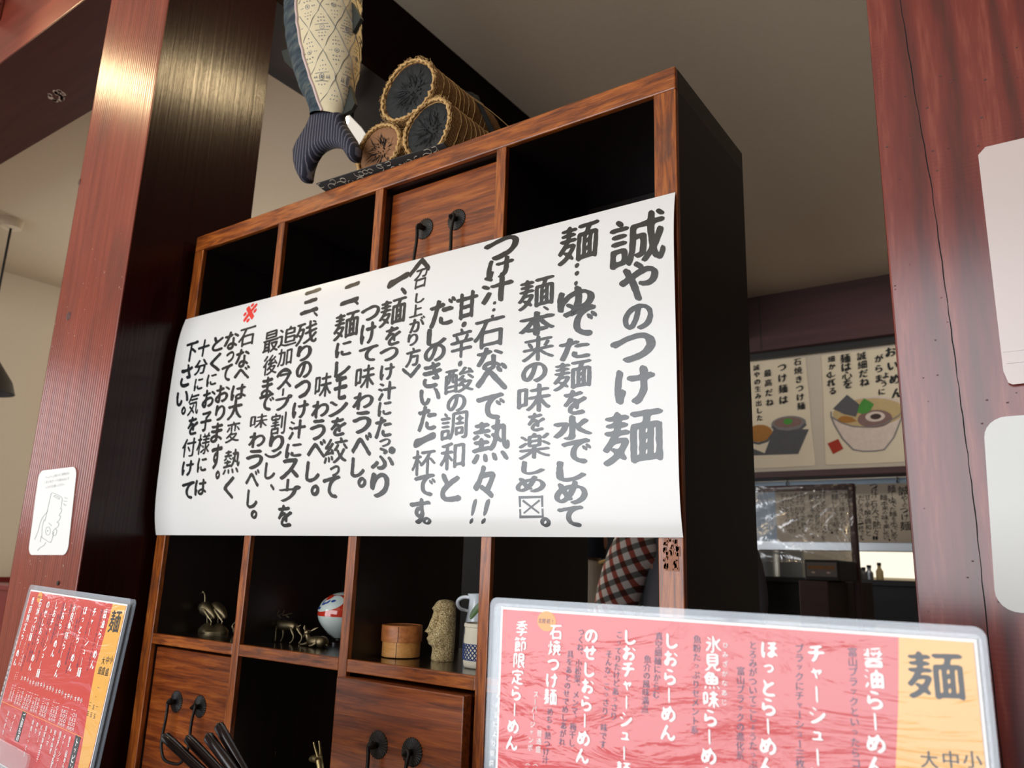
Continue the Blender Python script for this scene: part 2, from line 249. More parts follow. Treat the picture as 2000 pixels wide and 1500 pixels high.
# ---------------------------------------------------------------- mesh helpers
class MB:
    def __init__(s): s.v = []; s.f = []; s.mi = []
    def add(s, vs, fs, mi=0):
        o = len(s.v); s.v += [tuple(v) for v in vs]; s.f += [tuple(i + o for i in f) for f in fs]; s.mi += [mi] * len(fs); return s
    def box(s, x0, x1, y0, y1, z0, z1, bv=0, mi=0):
        if not bv:
            vs = [(x, y, z) for x in (x0, x1) for y in (y0, y1) for z in (z0, z1)]
            return s.add(vs, [(0, 1, 3, 2), (4, 6, 7, 5), (0, 4, 5, 1), (2, 3, 7, 6), (0, 2, 6, 4), (1, 5, 7, 3)], mi)
        bm = bmesh.new(); bmesh.ops.create_cube(bm, size=1)
        for v in bm.verts: v.co = Vector(((x0 + x1) / 2 + v.co.x * (x1 - x0), (y0 + y1) / 2 + v.co.y * (y1 - y0), (z0 + z1) / 2 + v.co.z * (z1 - z0)))
        bmesh.ops.bevel(bm, geom=bm.edges[:], offset=bv, segments=2, affect='EDGES', profile=.5)
        bm.verts.index_update(); s.add([v.co[:] for v in bm.verts], [[v.index for v in f.verts] for f in bm.faces], mi); bm.free(); return s
    def rings(s, rr, caps=True, mi=0):
        """loft a list of equal-length rings"""
        n = len(rr[0]); vs = [p for r in rr for p in r]; fs = []
        for i in range(len(rr) - 1):
            for j in range(n): fs.append((i * n + j, i * n + (j + 1) % n, (i + 1) * n + (j + 1) % n, (i + 1) * n + j))
        if caps: fs.append(tuple(range(n))[::-1]); fs.append(tuple((len(rr) - 1) * n + j for j in range(n)))
        return s.add(vs, fs, mi)
    def tube(s, pts, rad, seg=8, mi=0, flat=1):
        pts = [Vector(p) for p in pts]; rr = []
        if not hasattr(rad, '__len__'): rad = [rad] * len(pts)
        prev = None
        for i, p in enumerate(pts):
            d = (pts[min(i + 1, len(pts) - 1)] - pts[max(i - 1, 0)]).normalized()
            if prev is None: u = d.orthogonal().normalized()
            else: u = (prev - d * prev.dot(d)); u = u.normalized() if u.length > 1e-6 else d.orthogonal().normalized()
            prev = u; v = d.cross(u)
            rr.append([p + (u * math.cos(a) + v * math.sin(a) * flat) * rad[i] for a in [2 * PI * k / seg for k in range(seg)]])
        return s.rings(rr, True, mi)
    def lathe(s, c, prof, seg=24, axis='z', mi=0):
        rr = []
        for r, h in prof:
            ring = []
            for k in range(seg):
                a = 2 * PI * k / seg
                if axis == 'z': ring.append((c[0] + r * math.cos(a), c[1] + r * math.sin(a), c[2] + h))
                elif axis == 'y': ring.append((c[0] + r * math.cos(a), c[1] + h, c[2] + r * math.sin(a)))
                else: ring.append((c[0] + h, c[1] + r * math.cos(a), c[2] + r * math.sin(a)))
            rr.append(ring)
        return s.rings(rr, True, mi)
    def ell(s, c, r, seg=16, rn=10, rot=None, mi=0):
        rr = []
        for i in range(rn + 1):
            t = PI * (i + .02) / (rn + .04); ring = []
            for k in range(seg):
                a = 2 * PI * k / seg; p = Vector((r[0] * math.sin(t) * math.cos(a), r[1] * math.sin(t) * math.sin(a), r[2] * math.cos(t)))
                if rot is not None: p = rot @ p
                ring.append(Vector(c) + p)
            rr.append(ring)
        return s.rings(rr, True, mi)
    def slab(s, poly, y0, y1, ax='y', mi=0):
        """outline in (x,z) (or (x,y) when ax is z, (y,z) when ax is x) given thickness"""
        n = len(poly)
        f = {'y': lambda p, h: (p[0], h, p[1]), 'z': lambda p, h: (p[0], p[1], h), 'x': lambda p, h: (h, p[0], p[1])}[ax]
        vs = [f(p, y0) for p in poly] + [f(p, y1) for p in poly]
        tris = geometry.tessellate_polygon([[Vector((p[0], p[1], 0)) for p in poly]])
        fs = [tuple(t) for t in tris] + [tuple(i + n for i in t[::-1]) for t in tris] + [(i, (i + 1) % n, (i + 1) % n + n, i + n) for i in range(n)]
        return s.add(vs, fs, mi)
def chaikin(p, it=2):
    p = [Vector(q) for q in p]
    for _ in range(it):
        q = [p[0]]
        for i in range(len(p) - 1): q += [p[i] * .75 + p[i + 1] * .25, p[i] * .25 + p[i + 1] * .75]
        p = q + [p[-1]]
    return p
MAT = {}
def label(o, lab=None, cat=None, group=None, kind=None):
    if lab: o['label'] = lab
    if cat: o['category'] = cat
    if group: o['group'] = group
    if kind: o['kind'] = kind
    return o
def thing(name, lab, cat, loc=(0, 0, 0), group=None, mtx=None):
    o = bpy.data.objects.new(name, None); COL.objects.link(o); o.empty_display_size = .05
    m = mtx if mtx is not None else Matrix.Translation(loc)
    o.matrix_world = m; MAT[o] = m
    return label(o, lab, cat, group)
def obj(name, mb, mat, parent=None, smooth=False, local=False, origin=None, lab=None, kind=None):
    me = bpy.data.meshes.new(name); vs = mb.v
    own = Matrix.Identity(4)
    if parent is not None and not local:
        inv = MAT[parent].inverted(); vs = [inv @ Vector(v) for v in vs]
    elif parent is None and origin is not None:
        own = Matrix.Translation(origin); vs = [Vector(v) - Vector(origin) for v in vs]
    me.from_pydata([tuple(v) for v in vs], [], mb.f)
    mats = mat if isinstance(mat, (list, tuple)) else [mat]
    for m_ in mats: me.materials.append(M[m_] if isinstance(m_, str) else m_)
    if len(mats) > 1: me.polygons.foreach_set('material_index', mb.mi)
    if smooth is not False: me.shade_smooth() if smooth is True else me.polygons.foreach_set('use_smooth', [True] * len(me.polygons))
    bm = bmesh.new(); bm.from_mesh(me); bmesh.ops.recalc_face_normals(bm, faces=bm.faces[:])
    if smooth is not False:
        ang = math.radians(38 if smooth is True else smooth)
        for e in bm.edges:
            if len(e.link_faces) == 2 and e.calc_face_angle(0) > ang: e.smooth = False
    bm.to_mesh(me); bm.free(); me.update()
    o = bpy.data.objects.new(name, me); COL.objects.link(o)
    if parent is not None:
        o.parent = parent; MAT[o] = MAT[parent]
    else:
        o.matrix_world = own; MAT[o] = own
    if lab: o['label'] = lab
    if kind: o['kind'] = kind
    return o
def struct(name, mb, mat, **k): return label(obj(name, mb, mat, **k), kind='structure')
def rrect(x0, x1, z0, z1, r, n=6, corners=(1, 1, 1, 1)):
    out = []
    for (cx, cz, a0), on in zip(((x1 - r, z1 - r, 0), (x0 + r, z1 - r, PI / 2), (x0 + r, z0 + r, PI), (x1 - r, z0 + r, 3 * PI / 2)), corners):
        if on: out += [(cx + r * math.cos(a0 + PI / 2 * k / n), cz + r * math.sin(a0 + PI / 2 * k / n)) for k in range(n + 1)]
        else: out.append((cx + (r if a0 in (0, 3 * PI / 2) else -r), cz + (r if a0 in (0, PI / 2) else -r)))
    return out

# ---------------------------------------------------------------- brush lettering
_G = {}
def glyph(ch, weight=.012, rough=.010, spread=.03, step=.035, seed=0, swell=0):
    """outline of one character as flat triangles, thickened and roughened like a brush stroke; returned in a unit box"""
    key = (ch, weight, rough, spread, step, seed, swell)
    if key in _G: return _G[key]
    cu = bpy.data.curves.new('t', 'FONT'); cu.body = ch; o = bpy.data.objects.new('t', cu); COL.objects.link(o)
    c = o.to_curve(bpy.context.evaluated_depsgraph_get()); loops = []
    for s in c.splines:
        P = s.bezier_points; pts = []
        for i in range(len(P)):
            a, b_ = P[i], P[(i + 1) % len(P)]
            L = (b_.co - a.co).length; k = max(1, int(L / step))
            straight = (a.handle_right - a.co).length < 1e-5 and (b_.handle_left - b_.co).length < 1e-5
            for q in range(k):
                t = q / k
                if straight: p = a.co.lerp(b_.co, t)
                else: p = (1 - t) ** 3 * a.co + 3 * (1 - t) ** 2 * t * a.handle_right + 3 * (1 - t) * t * t * b_.handle_left + t ** 3 * b_.co
                pts.append(Vector((p.x, p.y)))
        ded = [p for i, p in enumerate(pts) if (p - pts[i - 1]).length > 1e-4]
        if len(ded) >= 3: loops.append(ded)
    o.to_curve_clear(); bpy.data.objects.remove(o); bpy.data.curves.remove(cu)
    V = []; F = []
    rnd = random.Random(ord(ch[0]) * 31 + seed)
    def area2(lp): return sum(lp[i - 1].x * lp[i].y - lp[i].x * lp[i - 1].y for i in range(len(lp)))
    big = max(loops, key=lambda lp: abs(area2(lp))); sgn = 1 if area2(big) > 0 else -1
    layers = (-1, 0, 1) if spread else (0,)
    for li, sh in enumerate(layers):
        L2 = []
        for lp in loops:
            n_ = len(lp); out = []
            for i in range(n_):
                p = lp[i]; a = (lp[i] - lp[i - 1]); b_ = (lp[(i + 1) % n_] - lp[i])
                nn = Vector((a.y, -a.x)).normalized() + Vector((b_.y, -b_.x)).normalized()
                if nn.length > 1e-6: nn.normalize()
                out.append(p + nn * sgn * (weight * (1 + 1.0 * swell * noise.noise(Vector((p.x * 3.2, p.y * 3.2, seed * 1.7 + ord(ch[0]) * .13)))) + rough * (rnd.random() * 2 - 1)))
            if rough: out = [out[i] * .6 + (out[i - 1] + out[(i + 1) % n_]) * .2 for i in range(n_)]
            if swell: out = [out[i] * .6 + (out[i - 1] + out[(i + 1) % n_]) * .2 for i in range(n_)]
            L2.append([Vector((q.x + sh * spread * .9, q.y - sh * spread * (.6 if swell else -.35) + .07 * (q.x - .5))) for q in out])
        o0 = len(V); pts = []; ed = []
        for lp in L2:
            b0 = len(pts); pts += lp; ed += [(b0 + i, b0 + (i + 1) % len(lp)) for i in range(len(lp))]
        rv_, _, rf_, *_r = geometry.delaunay_2d_cdt(pts, ed, [], 0, 1e-5)
        C_ = np.array([[sum(rv_[i].x for i in f) / 3, sum(rv_[i].y for i in f) / 3] for f in rf_])
        A_ = np.array([(p.x, p.y) for lp in L2 for p in lp]); B_ = np.array([(p.x, p.y) for lp in L2 for p in lp[1:] + lp[:1]])
        cy = C_[:, 1][:, None]; up = (A_[:, 1][None] <= cy) & (B_[:, 1][None] > cy); dn = (A_[:, 1][None] > cy) & (B_[:, 1][None] <= cy)
        side = (B_[:, 0] - A_[:, 0])[None] * (cy - A_[:, 1][None]) - (C_[:, 0][:, None] - A_[:, 0][None]) * (B_[:, 1] - A_[:, 1])[None]
        wind = (up & (side > 0)).sum(1) - (dn & (side < 0)).sum(1)
        V += [(p.x, p.y, li) for p in rv_]
        F += [tuple(i + o0 for i in f) for f, w_ in zip(rf_, wind) if w_ != 0]
    used = sorted({i for f in F for i in f}); re_ = {i: j for j, i in enumerate(used)}; V = [V[i] for i in used]; F = [tuple(re_[i] for i in f) for f in F]
    x0 = min(v[0] for v in V); x1 = max(v[0] for v in V); y0 = min(v[1] for v in V); y1 = max(v[1] for v in V)
    V = [((v[0] - x0) / (x1 - x0), (v[1] - y0) / (y1 - y0), v[2]) for v in V]
    _G[key] = (V, F, x1 - x0, y1 - y0, (x0 + x1) / 2, (y0 + y1) / 2); return _G[key]
def put_glyph(mb, ch, cx, cz, w_, h, mapf, **k):
    V, F, *_ = glyph(ch, **k)
    mb.add([mapf(cx + (x - .5) * w_, cz + (y - .5) * h, l_) for x, y, l_ in V], F)
VERT = {'ー': '丨', '〜': '丨'}
SMALL = 'っャュョゃゅょッ'
def column(mb, text, x0, z0, x1, z1, size, mapf, stretch=None, **k):
    """a vertical line of characters from (x0,z0) down to (x1,z1)"""
    n_ = len(text); adv = (z0 - z1) / n_
    for i, ch in enumerate(text):
        ch = VERT.get(ch, ch)
        t = (i + .5) / n_; cx = x0 + (x1 - x0) * t; cz = z0 - adv * (i + .5)
        k2 = dict(k)
        if ord(ch) >= 0x4e00 and ch != '丨': k2['weight'] = k.get('weight', .012) * .3; k2['spread'] = k.get('spread', .03) * .62
        V, F, gw, gh, gx, gy = glyph(ch, **k2)
        s = size * (.75 if ch in SMALL else 1); sz = (stretch or 1) * s
        if ch in '、。': cx += size * .3; cz += adv * .3; ox = oy = 0
        elif ch in SMALL: ox = oy = 0
        else: ox = (gx - .5) * s; oy = (gy - .38) * sz
        gw2 = gw * s; gh2 = gh * sz
        if ch == '丨': gh2 = adv * .82; gw2 = size * .10
        put_glyph(mb, ch, cx + ox, cz + oy, gw2, gh2, mapf, **k2)

# ================================================================ the room
H = 2.83
struct('floor', MB().box(-3.75, 3.4, -3.1, 6.1, -.1, 0), 'floor')
struct('ceiling', MB().box(-3.75, 3.4, -3.1, 6.1, H, H + .1), 'ceil')
wl = MB(); x = -3.65   # left wall with a window hole and one added for the fill light
wl.box(x - .1, x, -3.1, -2.2, 0, H).box(x - .1, x, -.2, 1.9, 0, H).box(x - .1, x, 3.5, 6.1, 0, H).box(x - .1, x, 1.9, 3.5, 0, .9).box(x - .1, x, 1.9, 3.5, 2.2, H).box(x - .1, x, -2.2, -.2, 0, 1.3).box(x - .1, x, -2.2, -.2, 2.3, H)
struct('wall_left', wl, 'plaster')
struct('wall_right', MB().box(3.3, 3.4, -3.1, 6.1, 0, H), 'beam_far')
wf = MB(); wf.box(-3.65, -2.3, -3.1, -3, 0, H).box(1.7, 3.3, -3.1, -3, 0, H).box(-2.3, 1.7, -3.1, -3, 0, .25).box(-2.3, 1.7, -3.1, -3, 2.55, H)
struct('wall_front', wf, 'plaster')
fr = struct('window_1', MB().box(-2.3, -2.25, -3.06, -2.98, .25, 2.55).box(1.65, 1.7, -3.06, -2.98, .25, 2.55).box(-2.25, 1.65, -3.06, -2.98, 2.51, 2.55).box(-2.25, 1.65, -3.06, -2.98, .25, .29), 'beam_far')
for k in range(2): obj('mullion', MB().box(-.98 + k * 1.33, -.95 + k * 1.33, -3.01, -2.98, .29, 2.51), 'beam_far', fr)
struct('window_2', MB().box(-3.69, -3.62, -2.2, -2.15, 1.3, 2.3).box(-3.69, -3.62, -.25, -.2, 1.3, 2.3).box(-3.69, -3.62, -2.15, -.25, 2.25, 2.3).box(-3.69, -3.62, -2.15, -.25, 1.3, 1.35), 'beam_far')
struct('added_window_4', MB().box(-3.69, -3.62, 1.9, 1.94, .9, 2.2).box(-3.69, -3.62, 3.46, 3.5, .9, 2.2).box(-3.69, -3.62, 1.94, 3.46, 2.16, 2.2).box(-3.69, -3.62, 1.94, 3.46, .9, .94), 'beam_far')  # frame of the unseen opening added for the dining fill light
# partition to the kitchen with its serving opening
YB = 3.71
wb = MB().box(-3.65, -1.6, YB, YB + .12, 0, H).box(1.9, 3.3, YB, YB + .12, 0, H).box(-1.6, -.3, YB, YB + .12, 0, H).box(-.3, 1.9, YB, YB + .12, 0, .95).box(-.3, 1.9, YB + .01, YB + .12, 1.765, H)
struct('wall_back', wb, 'board')
struct('wall_kitchen', MB().box(-3.65, 3.3, 6.0, 6.1, 0, H), 'plaster')

# ================================================================ timber frame
def timber(name, lab, cat, origin, bm_, mats):
    t = thing(name, lab, cat, origin); return t
pl_ = thing('wooden_post', 'thick red stained square timber post left of the shelf, with a rounded white sticker', 'post', (-.155, 0, 0))
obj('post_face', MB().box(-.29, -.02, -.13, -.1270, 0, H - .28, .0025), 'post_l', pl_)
obj('post_core', MB().box(-.29, -.02, -.1271, .14, 0, H - .28, .0), 'post_shaded', pl_)  # everything behind the front face wears the shaded colour
def ring_knot(mb, c, rx, rz, y):
    mb.lathe((0, 0, 0), [(1, 0), (.8, -1), (.3, -1.2)], 14, 'y')
    for i in range(len(mb.v) - 42, len(mb.v)):
        v = mb.v[i]; mb.v[i] = (c[0] + v[0] * rx, y + v[1] * .0012, c[1] + v[2] * rz)
k = MB(); ring_knot(k, (-.2305, 1.672), .0085, .010, -.1302); obj('knot', k, 'knot', pl_)
k = MB(); ring_knot(k, (-.288, 2.002), .0045, .0085, -.1302); obj('knot', k, 'knot', pl_)
k = MB().lathe((-.088, -.1302, 1.123), [(.0045, 0), (.004, -.0012), (.001, -.0014)], 14, 'y').box(-.0915, -.0845, -.1322, -.1314, 1.1222, 1.1238)
obj('screw', k, 'iron', pl_)
k = MB(); rnd = random.Random(3)
for i in range(70):
    zz = 1.1 + rnd.random() ** 1.5 * .75; xx = -.288 + rnd.random() * .262; s_ = .0004 + rnd.random() * .0011
    k.box(xx, xx + s_ * 1.1, -.1304, -.13, zz, zz + s_ * (1 + 2 * rnd.random()))
obj('paint_fleck', k, 'fleck', pl_, kind='stuff')

pr_ = thing('wooden_post', 'red sawn timber post at the right with a long crack and saw marks', 'post', (1.495, 0, 0))
obj('post_body', MB().box(1.36, 1.63, -.13, .14, 0, H, .002), 'post_r', pr_)
CR = [(1.3902, 1.80), (1.3902, 1.7333), (1.3957, 1.6184), (1.4011, 1.5271), (1.4040, 1.4322), (1.4058, 1.3667), (1.4075, 1.2996), (1.4090, 1.2356), (1.4090, 1.147), (1.410, 1.0)]
k = MB()
fine = []
for i in range(len(CR) - 1):
    for q in range(8):
        t = q / 8; fine.append((CR[i][0] + (CR[i + 1][0] - CR[i][0]) * t + .0003 * math.sin(i * 9 + q * 2.1), CR[i][1] + (CR[i + 1][1] - CR[i][1]) * t))
vs = []; wdt = [.00025 + .0002 * abs(math.sin(i * .37)) for i in range(len(fine))]
for (a, z_), w_ in zip(fine, wdt): vs += [(a - w_, -.1304, z_), (a + w_, -.1304, z_), (a - w_, -.1296, z_), (a + w_, -.1296, z_)]
fs = []
for i in range(len(fine) - 1):
    o_ = i * 4
    for a, b_ in ((0, 1), (1, 3), (3, 2), (2, 0)): fs.append((o_ + a, o_ + b_, o_ + 4 + b_, o_ + 4 + a))
k.add(vs, fs); obj('crack', k, 'crackdark', pr_)
k = MB(); rnd = random.Random(5)
for i in range(60):
    zz = 1.15 + rnd.random() * .5; xx = 1.362 + rnd.random() * .12; s_ = .0005 + rnd.random() * .0009
    k.box(xx, xx + s_ * 1.6, -.1303, -.13, zz, zz + s_)
obj('nick', k, 'knot', pr_, kind='stuff')

bl = thing('ceiling_beam', 'red stained beam running left from the top of the left post, its underside coloured darker as shade', 'beam', (-1.9, 0, 2.55))
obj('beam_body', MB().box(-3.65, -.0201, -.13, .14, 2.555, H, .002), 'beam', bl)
obj('shaded_underside', MB().box(-3.65, -.291, -.1295, .1395, 2.5495, 2.556), 'beam_shaded', bl)  # thin dark skin standing for the shade under the beam
k = MB(); rnd = random.Random(11)
for cx_, cy_, n_ in ((-.951, .042, 34), (-.917, .035, 14)):
    for i in range(n_):
        a = rnd.random() * 6.28; rr_ = .6 + .4 * rnd.random(); s_ = .0035 + rnd.random() * .005
        px_ = cx_ + math.cos(a) * .026 * rr_ * (1 if n_ > 20 else .6); py_ = cy_ + math.sin(a) * .020 * rr_ * (1 if n_ > 20 else .6)
        k.slab([(px_ + s_ * math.cos(q * 1.26 + i) * (.6 + .4 * rnd.random()), py_ + s_ * math.sin(q * 1.26 + i)) for q in range(5)], 2.5490, 2.5497, 'z')
obj('paint_chip', k, 'fleck', bl)
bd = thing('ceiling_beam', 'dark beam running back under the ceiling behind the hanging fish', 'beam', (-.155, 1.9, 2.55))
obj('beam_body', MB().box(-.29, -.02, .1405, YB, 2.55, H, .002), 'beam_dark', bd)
bb = thing('ceiling_beam', 'plum coloured beam above the ramen posters at the far wall', 'beam', (.5, YB, 2.486))
obj('beam_body', MB().box(-1.6, 3.3, YB - .1, YB + .012, 2.486, H, .003), 'beam_far', bb)
obj('seam', MB().box(.092, .097, YB - .102, YB - .099, 2.49, 2.83), 'dark', bb)
rl = thing('ceiling_beam', 'plum rail under the ramen posters over the serving opening', 'rail', (.5, YB, 1.745))
obj('rail_body', MB().box(-.3, 1.9, YB - .035, YB + .12, 1.735, 1.772, .003), 'beam_far', rl)
struct('trim_1', MB().box(-.3, 3.3, YB - .05, YB, 2.45, 2.487), 'dark')
struct('trim_2', MB().box(-3.64, -3.62, -.2, YB, 1.0, 1.03), 'redpanel')
rp = thing('partition_panel', 'dark red booth panel with scuffed top at the left edge behind the post', 'partition', (-2.3, .9, 0))
obj('panel', MB().box(-3.2, -.95, .5, .54, 0, 1.04), 'redpanel', rp)
obj('cap_rail', MB().box(-3.22, -.93, .485, .555, 1.035, 1.058, .004), 'redpanel', rp)

# ================================================================ open shelf cabinet
W = 1.10; D = .27; ZT = 1.85; ZR = 1.8155; ZS = 1.0364; ZB = 1.0178; Z3 = .77; ZBOT = .736
X = [(0, .030), (.2756, .2941), (.5385, .5571), (.8017, .8198), (1.0677, 1.10)]
RW = [(1.6102 - .0186, 1.6102 - .0372), (1.318, 1.2994)]   # hidden behind the banner
RW = [(1.5682 + .0, 1.5496), (1.3023, 1.2837)]
sh = thing('open_shelf', 'tall open wooden cabinet of square cells behind the white banner, orange front edges', 'shelf', (W / 2, D / 2, ZBOT))
def board(name, x0, x1, z0, z1, em, im, y1=D, bv=.0012):
    k = MB().box(x0, x1, 0, .010, z0, z1, bv, 0); k.box(x0 + .0003, x1 - .0003, .0099, y1, z0 + .0003, z1 - .0003, 0, 1)
    return obj(name, k, [em, im], sh)
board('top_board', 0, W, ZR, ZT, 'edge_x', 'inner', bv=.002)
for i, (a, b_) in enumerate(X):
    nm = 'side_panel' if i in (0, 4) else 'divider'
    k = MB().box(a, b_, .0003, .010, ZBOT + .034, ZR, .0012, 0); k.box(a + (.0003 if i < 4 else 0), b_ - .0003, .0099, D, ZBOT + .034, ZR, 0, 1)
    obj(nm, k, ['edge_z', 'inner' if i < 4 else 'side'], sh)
for z1, z0 in RW + [(ZS, ZB), (Z3 + .0, Z3 - .0186)]:
    for c in range(4):
        a = X[c][1]; b_ = X[c + 1][0]
        k = MB().box(a, b_, .0006, .010, z0, z1, .0012, 0); k.box(a, b_, .0099, D - .001, z0 + .0003, z1 - .0003, 0, 1)
        obj('shelf_board', k, ['edge_x', 'shelf_top'], sh)
board('base_board', 0, W, ZBOT, ZBOT + .033, 'edge_x', 'inner')
for (za, zb_) in ((RW[0][0], ZR), (RW[1][0], RW[0][1])):
    for c in range(4): obj('back_panel', MB().box(X[c][1], X[c + 1][0], D - .012, D - .004, za, zb_), 'inner', sh)
for c in (0, 2): obj('back_panel', MB().box(X[c][1], X[c + 1][0], D - .012, D - .004, Z3, ZB), 'inner', sh)
k = MB(); rnd = random.Random(2)
for i in range(90):
    zz = rnd.random(); a = X[4][0] + .006 + .019 * rnd.random(); z_ = 1.2155 - .034 * zz; s_ = .001 + .0022 * rnd.random()
    k.box(a, a + s_, -.0006, .0002, z_, z_ + s_ * 1.8)
k.box(X[4][0] + .012, X[4][0] + .026, -.0005, .0002, 1.181, 1.2)
obj('tape_residue', k, 'tape', sh)

def rosette_handle(dr, xa, xb, zc, yf, drop=.062):
    """two scalloped washers with pins and a drop bail between them"""
    for xc in (xa, xb):
        k = MB(); n_ = 56; ring = []
        for r_, h in ((.0182, 0), (.0182, -.0012), (.0172, -.0018), (.006, -.0034), (.001, -.0036)):
            ring.append([(xc + (r_ + (.0007 * math.cos(q * PI) if r_ > .016 else 0)) * math.cos(2 * PI * q / n_), yf + h + (.00025 * (q % 2) if r_ > .005 else 0), zc + (r_ + (.0007 * math.cos(q * PI) if r_ > .016 else 0)) * math.sin(2 * PI * q / n_)) for q in range(n_)])
        k.rings(ring); obj('rosette', k, 'iron', dr, smooth=15)
    k = MB()
    for xc in (xa, xb):
        k.lathe((xc, yf, zc), [(.0045, 0), (.0042, -.009), (.0052, -.0095), (.0052, -.013), (.0038, -.016), (.0012, -.020)], 12, 'y')
    y_ = yf - .0115; pts = []
    dx = xb - xa
    prof = [(-.000, .004), (-.0045, .0035), (-.006, -.001), (-.0035, -.012), (-.0025, -.030), (-.005, -.052), (-.004, -.072), (.006, -.088), (.018, -.094)]
    left = [(xa + a, y_ - .001 * i, zc + b_) for i, (a, b_) in enumerate(prof)]
    right = [(xb - a, y_ - .001 * i, zc + b_) for i, (a, b_) in enumerate(prof)][::-1]
    pts = left + right
    def smooth_pts(p, it=2):
        p = [Vector(q) for q in p]
        for _ in range(it):
            q = [p[0]]
            for i in range(len(p) - 1): q += [p[i] * .75 + p[i + 1] * .25, p[i] * .25 + p[i + 1] * .75]
            p = q + [p[-1]]
        return p
    k.tube(smooth_pts(pts), .0027, 10)
    obj('bail_handle', k, 'iron', dr, smooth=True)
def drawer(c, y0, ztop, zbot, hx, hz, lab):
    a = X[c][1] + .0016; b_ = X[c + 1][0] - .0016
    d_ = obj('drawer', MB().box(a, b_, y0, y0 + .018, zbot + .002, ztop - .002, .002).box(a + .004, b_ - .004, y0 + .0179, D - .03, zbot + .003, ztop - .006), 'drawer', sh, lab=lab)
    rosette_handle(d_, hx[0], hx[1], hz, y0)
drawer(2, .0225, 1.8125, RW[0][0], (.640, .7085), 1.7275, 'upper drawer with its black bail handle partly behind the banner')
drawer(0, .012, ZB - .004, Z3, (.1165, .188), .9235, 'lower left drawer set back in its cell')
drawer(2, -.020, ZB - .0025, Z3, (.6525, .716), .9330, 'lower drawer standing slightly open')

# ================================================================ banner
def ysh(x, z):
    t = min(max((z - 1.219) / .442, 0), 1)
    return -.004 - .011 * (1 - abs(2 * t - 1) ** 6) - .0025 * math.sin(x * 9 + 1) * (1 - abs(2 * t - 1) ** 2)
ban = thing('paper_banner', 'wide white banner with black brush lettering hung across the shelf', 'banner', (.55, 0, 1.22))
k = MB(); NU, NV = 120, 60
TL, TR, BL_, BR = (.006, 1.662), (1.099, 1.6605), (.004, 1.2185), (1.1015, 1.2195)
vs = []
for side in (0, .0006):
    for j in range(NV + 1):
        for i in range(NU + 1):
            u = i / NU; v = j / NV
            x_ = (TL[0] * (1 - v) + BL_[0] * v) * (1 - u) + (TR[0] * (1 - v) + BR[0] * v) * u
            z_ = (TL[1] * (1 - u) + TR[1] * u) * (1 - v) + (BL_[1] * (1 - u) + BR[1] * u) * v
            bow = .004 * math.sin(PI * u) * (1 - v)
            vs.append((x_, ysh(x_, z_) + side, z_ + bow * (1 if v < .5 else 0) * 0))
n0 = (NU + 1) * (NV + 1); fs = []
for j in range(NV):
    for i in range(NU):
        a = j * (NU + 1) + i; fs.append((a, a + 1, a + NU + 2, a + NU + 1)); fs.append((a + n0, a + NU + 1 + n0, a + NU + 2 + n0, a + 1 + n0))
for i in range(NU):
    fs.append((i, i + n0, i + 1 + n0, i + 1)); a = NV * (NU + 1) + i; fs.append((a, a + 1, a + 1 + n0, a + n0))
for j in range(NV):
    a = j * (NU + 1); b_ = a + NU + 1; fs.append((a, b_, b_ + n0, a + n0)); fs.append((a + NU, a + NU + n0, b_ + NU + n0, b_ + NU))
k.add(vs, fs); obj('sheet', k, 'paper', ban, smooth=True)
